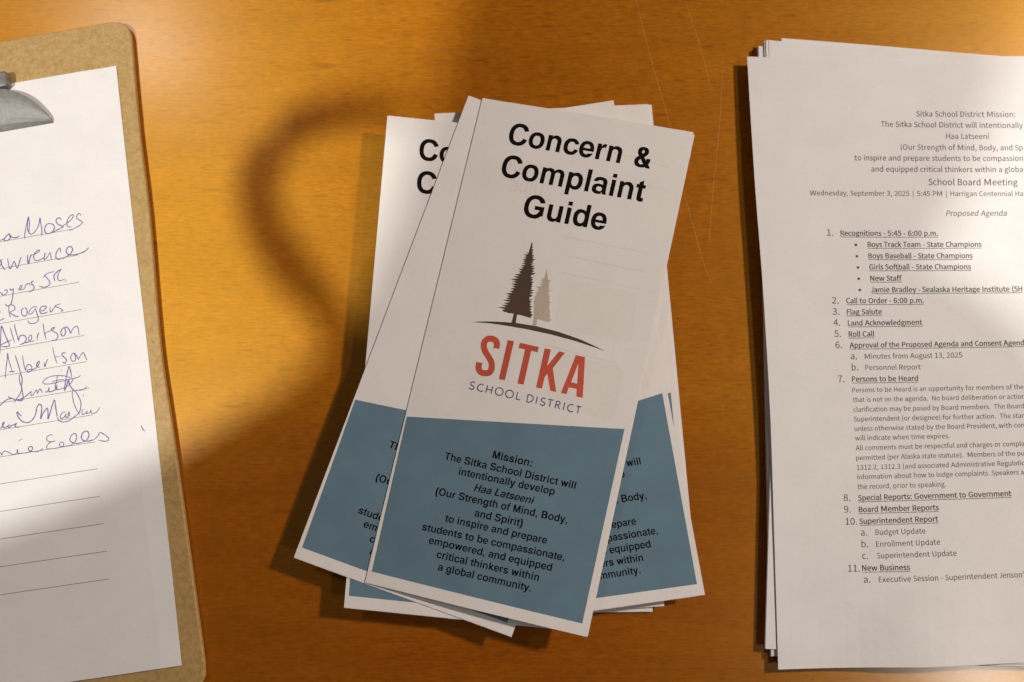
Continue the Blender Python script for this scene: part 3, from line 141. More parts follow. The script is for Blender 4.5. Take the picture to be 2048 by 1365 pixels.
SANS_BOLD = """space 278 
& 722 323,-11 384,-12 427,-8 474,5 515,24 536,1 545,-3 681,-4 690,1 689,26 611,122 632,163 646,205 651,243 652,304 643,308 525,307 518,303 515,263 509,243 428,339 504,403 526,433 544,476 547,503 545,534 545,547 536,580 526,599 507,623 489,638 466,651 446,659 414,667 317,668 274,659 245,646 215,626 198,605 183,580 173,540 173,481 176,462 192,420 234,358 185,319 162,295 143,271 130,247 122,213 120,194 122,143 126,122 148,73 174,43 195,27 247,1 291,-9/344,89 310,101 285,121 268,148 260,175 264,191 277,218 306,250 318,259 332,243 433,123 413,109 386,96 357,88/347,441 320,480 312,503 312,515 322,540 338,558 358,568 370,566 386,556 399,540 405,527 406,512 397,491 379,468
( 333 166,-207 303,-208 314,-202 314,-175 258,-49 220,61 199,162 192,233 197,316 215,421 232,487 254,560 282,633 312,699 312,728 303,734 170,734 159,728 115,641 83,550 61,469 45,384 37,308 35,220 42,131 53,66 78,-23 105,-96 155,-196
) 333 26,-207 163,-208 172,-204 207,-141 247,-47 280,63 290,118 296,175 298,269 293,346 282,424 262,511 238,591 207,667 186,709 170,732 163,734 31,734 21,728 21,699 70,584 104,476 128,372 141,252 137,188 121,92 101,23 77,-45 19,-175 19,-202
, 278 68,137 206,137 206,39 200,-22 182,-70 148,-110 98,-145 71,-88 104,-66 124,-40 134,-2 68,0
. 278 71,0 209,0 209,137 71,137
: 333 98,0 236,0 236,137 98,137/98,382 236,382 236,519 98,519
B 722 83,1 418,0 468,3 521,13 553,24 589,42 626,71 642,92 655,117 666,152 669,222 664,260 647,303 623,335 594,357 560,376 589,395 608,412 624,435 635,464 639,486 639,556 634,582 623,608 601,644 564,676 522,698 474,712 418,718 87,718 77,714 76,7/242,111 240,115 241,310 365,311 397,308 438,295 466,276 488,252 501,226 507,205 498,171 483,150 469,137 453,127 431,119 397,113/242,418 240,422 241,607 375,607 416,597 445,580 458,566 471,546 479,514 475,498 465,476 441,448 408,429 370,419
C 722 339,-14 423,-15 462,-10 497,-2 526,8 567,28 607,57 637,86 650,103 670,133 685,162 702,206 703,213 700,215 560,259 550,229 532,192 514,166 494,146 479,136 450,121 420,113 388,110 343,113 318,120 290,132 265,151 255,161 231,194 213,230 202,272 195,315 194,371 197,419 207,467 215,491 226,515 248,549 257,559 285,582 314,597 335,604 356,607 406,607 446,599 473,586 495,570 520,544 536,520 551,486 554,484 698,520 689,547 670,586 635,634 610,658 587,677 564,692 529,709 495,720 447,730 412,734 351,734 306,729 260,717 210,696 175,674 158,660 131,634 114,613 93,581 80,555 64,514 56,483 50,450 45,406 45,310 50,269 58,227 69,190 95,134 113,107 135,80 175,44 204,25 233,11 268,-2 305,-10
D 722 82,1 354,0 404,3 440,9 489,23 535,45 569,67 608,104 626,127 648,164 663,200 672,232 683,293 685,402 677,467 665,516 649,553 628,591 593,632 571,652 537,675 495,695 450,708 412,715 369,718 86,718 77,714 76,7/231,111 228,115 229,607 303,608 374,600 407,590 429,579 470,546 491,521 509,489 522,457 534,393 536,348 530,296 518,255 502,217 474,178 452,157 430,142 403,128 337,113
G 778 347,-14 434,-15 473,-10 510,-2 550,12 594,36 628,62 660,95 713,96 714,390 713,393 710,394 396,394 396,272 564,271 566,269 566,250 560,229 542,194 527,172 516,160 489,137 454,120 417,111 382,110 340,114 304,126 287,136 261,157 241,180 228,202 213,232 202,272 197,299 194,347 195,402 200,438 207,466 220,501 234,528 257,557 272,571 297,588 327,600 361,607 414,607 452,599 474,589 504,570 530,541 542,525 556,497 559,495 700,524 708,524 713,528 702,557 688,584 672,608 650,635 623,660 583,688 542,709 508,720 470,729 422,734 340,732 284,722 242,709 209,693 170,667 135,636 112,608 96,584 82,557 68,522 58,490 51,458 45,406 45,314 48,282 56,237 69,192 87,152 116,105 133,85 155,62 184,40 206,27 246,8 274,-2 311,-10
H 722 77,1 208,0 217,4 217,309 221,313 504,312 505,4 514,0 641,0 650,4 651,707 650,714 641,718 514,718 505,714 504,423 221,422 217,426 217,714 208,718 81,718 72,714 71,7
L 611 83,1 572,0 583,5 583,104 576,111 240,112 239,405 238,714 228,718 87,718 76,713 76,7
M 833 75,1 198,0 207,5 207,390 352,5 362,0 473,0 483,7 625,392 626,5 635,0 756,0 763,3 765,7 765,426 764,714 756,718 594,716 586,704 418,233 244,713 234,718 78,718 71,715 69,711 69,7
O 778 344,-14 431,-15 470,-10 492,-5 539,10 566,22 608,50 631,70 659,101 681,133 692,154 708,190 718,221 730,278 733,307 734,368 733,411 728,451 721,485 710,523 699,550 683,582 672,600 650,629 618,660 596,677 570,693 537,709 510,719 466,729 434,732 359,734 303,727 274,720 241,709 210,695 181,677 158,658 130,630 114,611 92,576 79,550 64,512 56,482 48,437 45,405 45,312 50,269 60,222 69,192 77,171 95,136 114,107 135,82 167,52 204,27 244,8 273,-2 310,-10/380,110 342,114 303,128 271,148 242,179 221,214 207,253 197,301 194,371 197,418 207,466 215,490 224,510 236,530 253,552 278,575 292,584 319,597 362,607 398,607 415,607 436,604 455,599 474,591 506,570 528,549 544,528 564,486 578,440 584,389 584,331 578,278 564,232 555,210 544,190 520,160 492,137 460,121 439,115 418,111
S 667 298,-18 368,-19 435,-13 478,-1 532,24 562,44 598,85 621,131 627,161 629,184 627,241 617,280 599,311 572,341 537,366 486,391 348,430 276,455 245,476 228,494 222,507 217,523 219,540 227,560 244,584 284,610 318,620 337,622 388,610 414,597 445,565 456,541 461,518 468,513 607,513 617,517 616,566 606,602 583,643 548,679 518,699 460,724 403,735 347,737 276,735 243,730 192,715 144,690 105,657 78,619 67,593 58,540 61,476 70,448 86,418 107,394 133,374 161,357 206,337 329,302 417,271 434,261 453,244 469,217 472,202 464,174 449,150 432,132 409,117 392,109 336,97 280,109 262,117 240,132 215,161 203,194 200,211 193,216 49,216 40,212 41,170 51,127 73,83 104,48 137,24 196,-3 235,-13
T 611 237,1 373,0 382,5 383,607 588,608 598,614 598,711 592,717 376,718 24,718 14,713 14,615 18,610 227,608 231,606 231,7
a 556 203,-13 263,-14 281,-12 321,-4 354,9 360,14 360,58 364,60 372,59 379,53 396,3 399,-1 535,0 535,3 512,51 502,110 501,195 499,203 499,395 494,421 483,448 471,466 458,482 438,498 391,522 359,532 332,537 298,540 244,540 210,537 183,532 146,520 122,509 98,493 79,476 63,454 52,432 43,400 42,376 44,372 108,372 170,383 175,382 177,378 191,404 207,418 233,429 254,433 297,431 322,423 337,414 347,403 360,379 359,294 321,308 300,313 265,318 207,318 169,313 129,301 95,283 82,274 61,253 42,222 36,205 30,181 29,139 36,99 42,82 52,64 61,51 82,30 111,11 148,-4 169,-9/249,84 230,88 210,94 194,104 184,114 177,125 171,139 170,162 172,174 177,187 184,198 194,208 210,218 223,223 250,228 284,228 305,224 324,218 336,211 349,200 359,183 363,170 363,139 356,123 349,112 326,95 295,86 281,84
b 611 318,-13 377,-14 426,-4 447,4 466,14 489,30 509,48 529,74 550,110 560,134 570,170 574,197 578,229 578,298 571,349 563,382 555,405 532,448 503,484 468,511 434,527 406,535 367,540 330,540 302,537 268,528 230,511 207,494 204,494 203,584 202,715 66,716 63,714 63,2 66,-1 201,-1 203,3 203,30 206,32 230,16 250,4 271,-4 298,-10/314,99 284,104 263,113 242,130 228,150 216,174 206,211 203,240 203,286 208,323 216,352 226,373 243,397 257,408 276,420 302,426 322,426 346,424 361,420 378,410 395,395 411,373 420,352 430,317 434,290 434,237 430,210 422,178 409,150 397,133 378,116 358,105 338,100
c 556 264,-13 329,-14 372,-7 412,4 455,27 476,42 498,65 523,98 545,146 552,174 532,180 425,199 423,197 416,174 408,158 394,138 373,118 352,107 326,100 302,98 266,104 244,113 228,124 216,136 202,155 192,174 182,208 178,251 179,298 186,333 194,355 205,376 216,390 226,401 247,415 262,421 286,426 321,426 346,421 361,415 382,401 403,376 415,352 430,353 545,374 546,378 542,389 524,426 511,445 497,463 471,487 441,508 410,522 386,530 353,537 318,540 255,538 210,530 166,514 141,499 103,468 76,432 58,398 45,362 38,330 35,304 34,254 37,206 43,171 62,118 85,80 101,61 122,41 146,24 177,8 209,-4 239,-10
d 611 234,-13 290,-14 335,-5 358,3 380,14 407,34 410,32 410,3 412,-1 546,-1 550,2 550,714 546,716 411,715 410,645 409,492 382,511 361,522 340,530 311,537 279,540 246,540 215,537 186,530 146,512 126,498 99,474 79,446 64,421 55,398 44,362 37,323 34,274 37,202 42,173 48,147 56,123 69,96 94,58 118,34 143,16 164,5 191,-5 212,-10/290,99 265,102 241,112 227,122 213,136 204,149 191,176 184,198 179,226 178,277 179,301 188,341 202,374 214,392 235,411 255,421 276,426 297,426 319,425 343,416 361,404 379,384 392,362 403,328 408,298 410,258 406,216 401,192 393,167 375,137 358,119 337,107 313,100
e 556 243,-13 308,-14 348,-7 382,3 425,25 446,42 466,61 480,78 492,98 505,122 517,157 511,159 386,137 377,137 367,143 346,121 321,105 295,98 263,98 241,104 230,109 214,119 197,136 186,152 173,181 166,208 167,213 527,214 530,218 530,296 524,338 513,382 503,407 483,443 464,467 449,482 422,503 385,522 361,530 329,537 295,540 236,538 193,530 158,517 129,501 108,486 78,454 61,429 50,408 40,384 32,355 26,318 22,266 24,222 32,171 40,142 56,106 76,75 109,40 125,27 167,4 212,-9/166,300 163,302 165,314 172,344 186,378 203,402 218,414 230,421 260,431 306,430 326,423 337,416 358,398 374,374 382,357 392,320 394,309 393,301
f 333 96,1 201,0 209,5 209,427 212,429 295,429 302,435 301,526 294,530 211,530 209,568 213,587 221,605 236,617 293,614 301,619 318,686 316,712 281,724 209,727 179,722 144,706 126,691 113,676 96,640 91,613 90,531 17,530 10,524 11,432 17,429 88,429 91,427 91,7
g 611 264,-216 360,-215 403,-208 438,-197 470,-181 501,-157 524,-131 536,-109 547,-75 553,-23 553,529 543,534 418,534 411,530 408,514 372,532 333,540 247,540 202,532 167,518 143,504 120,486 102,467 83,441 57,384 48,352 42,312 42,211 48,171 63,124 80,92 101,62 123,41 163,16 202,1 232,-5 339,-5 364,0 405,18 408,17 405,-23 399,-45 387,-66 369,-85 333,-103 301,-110 260,-100 229,-81 196,-41 185,-35 134,-35 63,-77 63,-103 72,-121 89,-143 120,-172 157,-193 191,-206 227,-214/292,104 266,111 253,119 221,150 204,179 195,204 186,265 194,319 203,346 221,380 245,407 265,420 284,428 303,430 330,422 345,412 366,392 383,369 393,348 405,303 409,248 404,217 393,181 374,147 360,131 334,113 312,105
h 611 67,0 206,0 206,339 210,358 223,389 239,407 263,421 294,428 330,426 345,423 359,416 377,403 386,393 398,371 403,357 406,331 407,0 545,0 546,346 544,374 537,408 528,435 513,462 496,485 484,497 460,514 434,527 407,535 374,540 334,540 306,537 276,528 246,514 228,502 207,483 206,715 67,715
i 278 70,0 210,0 210,526 70,526/70,590 210,590 210,716 70,716
k 556 75,1 205,0 214,4 215,190 233,206 394,3 403,0 552,0 561,4 562,30 558,36 345,307 525,492 545,514 545,539 538,544 386,544 377,538 216,374 215,713 205,718 79,718 70,714 69,7
l 278 69,0 209,0 209,716 69,716
m 889 65,0 198,-1 201,2 202,347 203,360 212,387 226,406 234,414 249,423 273,430 303,430 324,424 337,418 356,400 366,385 371,370 374,347 375,0 508,-1 512,2 512,350 514,363 519,381 531,402 542,412 553,420 574,428 585,430 617,430 644,421 658,412 669,402 676,390 684,371 688,350 688,77 689,0 822,-1 825,2 826,371 824,386 817,418 801,456 782,483 758,506 724,525 692,535 658,540 602,538 556,527 530,514 513,502 481,467 453,499 428,517 390,533 364,538 310,540 265,532 230,516 204,496 202,498 201,523 199,525 66,525 64,522
n 611 67,0 202,-1 206,2 206,341 213,370 229,397 239,407 250,415 273,424 292,428 321,428 345,423 356,418 377,403 386,393 398,371 403,357 406,331 407,0 545,0 546,155 546,358 539,400 528,435 513,462 496,485 475,504 449,520 415,533 374,540 332,540 306,537 268,525 235,507 217,492 209,483 206,485 206,522 204,525 68,525 66,522
o 611 270,-13 338,-14 375,-9 423,4 469,27 487,41 511,63 540,102 561,147 568,168 574,202 578,230 578,296 574,325 566,363 558,387 534,434 520,453 503,471 470,498 450,509 402,528 362,537 340,538 284,540 249,537 217,530 178,517 145,500 133,491 118,479 98,459 69,419 50,376 42,346 37,318 34,254 38,197 44,171 53,141 63,118 79,91 94,70 121,44 161,17 185,6 214,-4 246,-10/302,99 276,102 250,110 223,129 210,144 196,168 183,206 178,250 178,275 181,309 186,333 197,362 213,386 232,405 255,418 287,426 310,426 335,425 364,415 386,400 397,389 409,371 420,349 430,314 434,288 434,238 429,205 420,178 412,160 398,138 376,118 358,108 337,102
p 611 63,-206 202,-206 204,32 241,9 271,-4 321,-14 377,-14 426,-4 466,14 501,40 529,74 552,114 563,144 570,170 578,227 578,298 571,349 561,387 542,432 518,467 503,484 468,511 425,530 385,538 330,540 302,537 273,530 230,511 206,493 203,496 203,522 201,525 63,525/314,99 284,104 263,113 242,130 228,150 216,174 206,211 203,240 203,286 208,323 216,352 226,373 243,397 257,408 276,420 302,426 322,426 346,424 361,420 378,410 395,395 411,373 420,352 430,317 434,290 434,237 430,210 422,178 409,150 397,133 378,116 358,105 338,100
q 611 411,-206 546,-207 550,-205 550,523 546,526 412,525 410,522 410,494 407,492 382,511 361,522 340,530 311,537 279,540 226,538 206,535 174,525 146,512 127,500 99,474 82,451 69,430 58,406 48,379 37,323 34,274 37,202 42,173 48,147 56,123 69,96 94,58 118,34 143,16 164,5 191,-5 212,-10 238,-14 289,-14 313,-10 335,-5 358,3 380,14 409,34/290,99 265,102 241,112 227,122 213,136 204,149 191,176 184,198 179,226 178,277 179,301 188,341 202,374 214,392 235,411 255,421 276,426 297,426 319,425 343,416 361,404 379,384 392,362 403,328 408,298 410,258 406,216 401,192 393,167 375,137 358,119 337,107 313,100
r 389 65,0 201,-1 205,2 205,250 210,309 226,371 255,405 287,415 298,415 316,412 338,400 343,400 385,517 382,522 350,536 313,540 266,528 228,490 211,446 206,438 204,525 68,526 64,523
s 556 235,-13 305,-14 357,-9 386,-3 441,19 477,45 496,68 514,104 519,132 517,192 510,215 494,242 468,267 437,284 404,298 244,338 224,349 210,367 204,383 217,406 247,427 276,435 300,431 323,420 346,397 362,368 370,364 423,364 497,380 509,385 509,410 496,444 473,477 452,496 426,513 381,531 337,538 299,540 254,540 200,535 160,525 123,508 87,483 71,465 53,431 48,410 48,340 55,317 66,296 84,274 128,246 162,233 321,193 342,179 357,158 359,150 357,143 341,120 313,102 276,93 237,101 213,115 198,131 182,165 174,170 115,171 31,152 30,126 43,86 65,54 86,34 102,22 147,1 199,-11
t 333 200,-11 212,-12 265,-7 319,9 322,14 308,117 305,118 276,108 257,107 238,117 230,142 231,413 234,415 319,416 320,522 319,525 316,526 231,527 230,669 230,672 226,671 91,590 90,586 89,526 15,526 12,525 11,522 12,416 86,415 89,413 90,104 93,98 93,78 108,35 146,0
u 611 230,-13 284,-14 322,-7 342,0 367,12 386,26 404,44 406,42 406,3 409,-1 543,-1 547,2 547,523 543,526 407,525 406,195 401,163 389,138 376,122 362,112 340,102 322,98 289,98 266,104 242,116 227,131 220,142 213,157 206,186 206,523 202,526 67,525 66,181 69,146 76,115 84,93 100,62 120,37 134,25 159,8 185,-4 210,-10
v 556 211,1 343,0 352,4 543,493 543,521 535,526 403,526 394,522 297,260 280,213 277,214 164,522 154,526 23,526 13,521 13,496 201,14 205,4
w 778 170,1 299,0 308,4 390,278 471,4 480,0 605,0 615,4 766,485 769,497 769,521 759,526 629,526 620,522 557,304 542,251 540,251 468,512 465,522 459,526 326,526 316,521 239,249 160,521 150,526 20,526 11,522 10,497 13,485 161,10 164,4
y 556 109,-213 187,-212 211,-207 242,-194 269,-174 286,-156 305,-125 320,-91 537,487 539,521 529,526 399,526 390,522 280,212 277,202 273,203 162,521 151,526 20,526 10,521 10,495 197,-4 174,-65 162,-84 150,-96 138,-102 123,-100 78,-100 68,-105 50,-172 50,-200 60,-206 78,-211"""
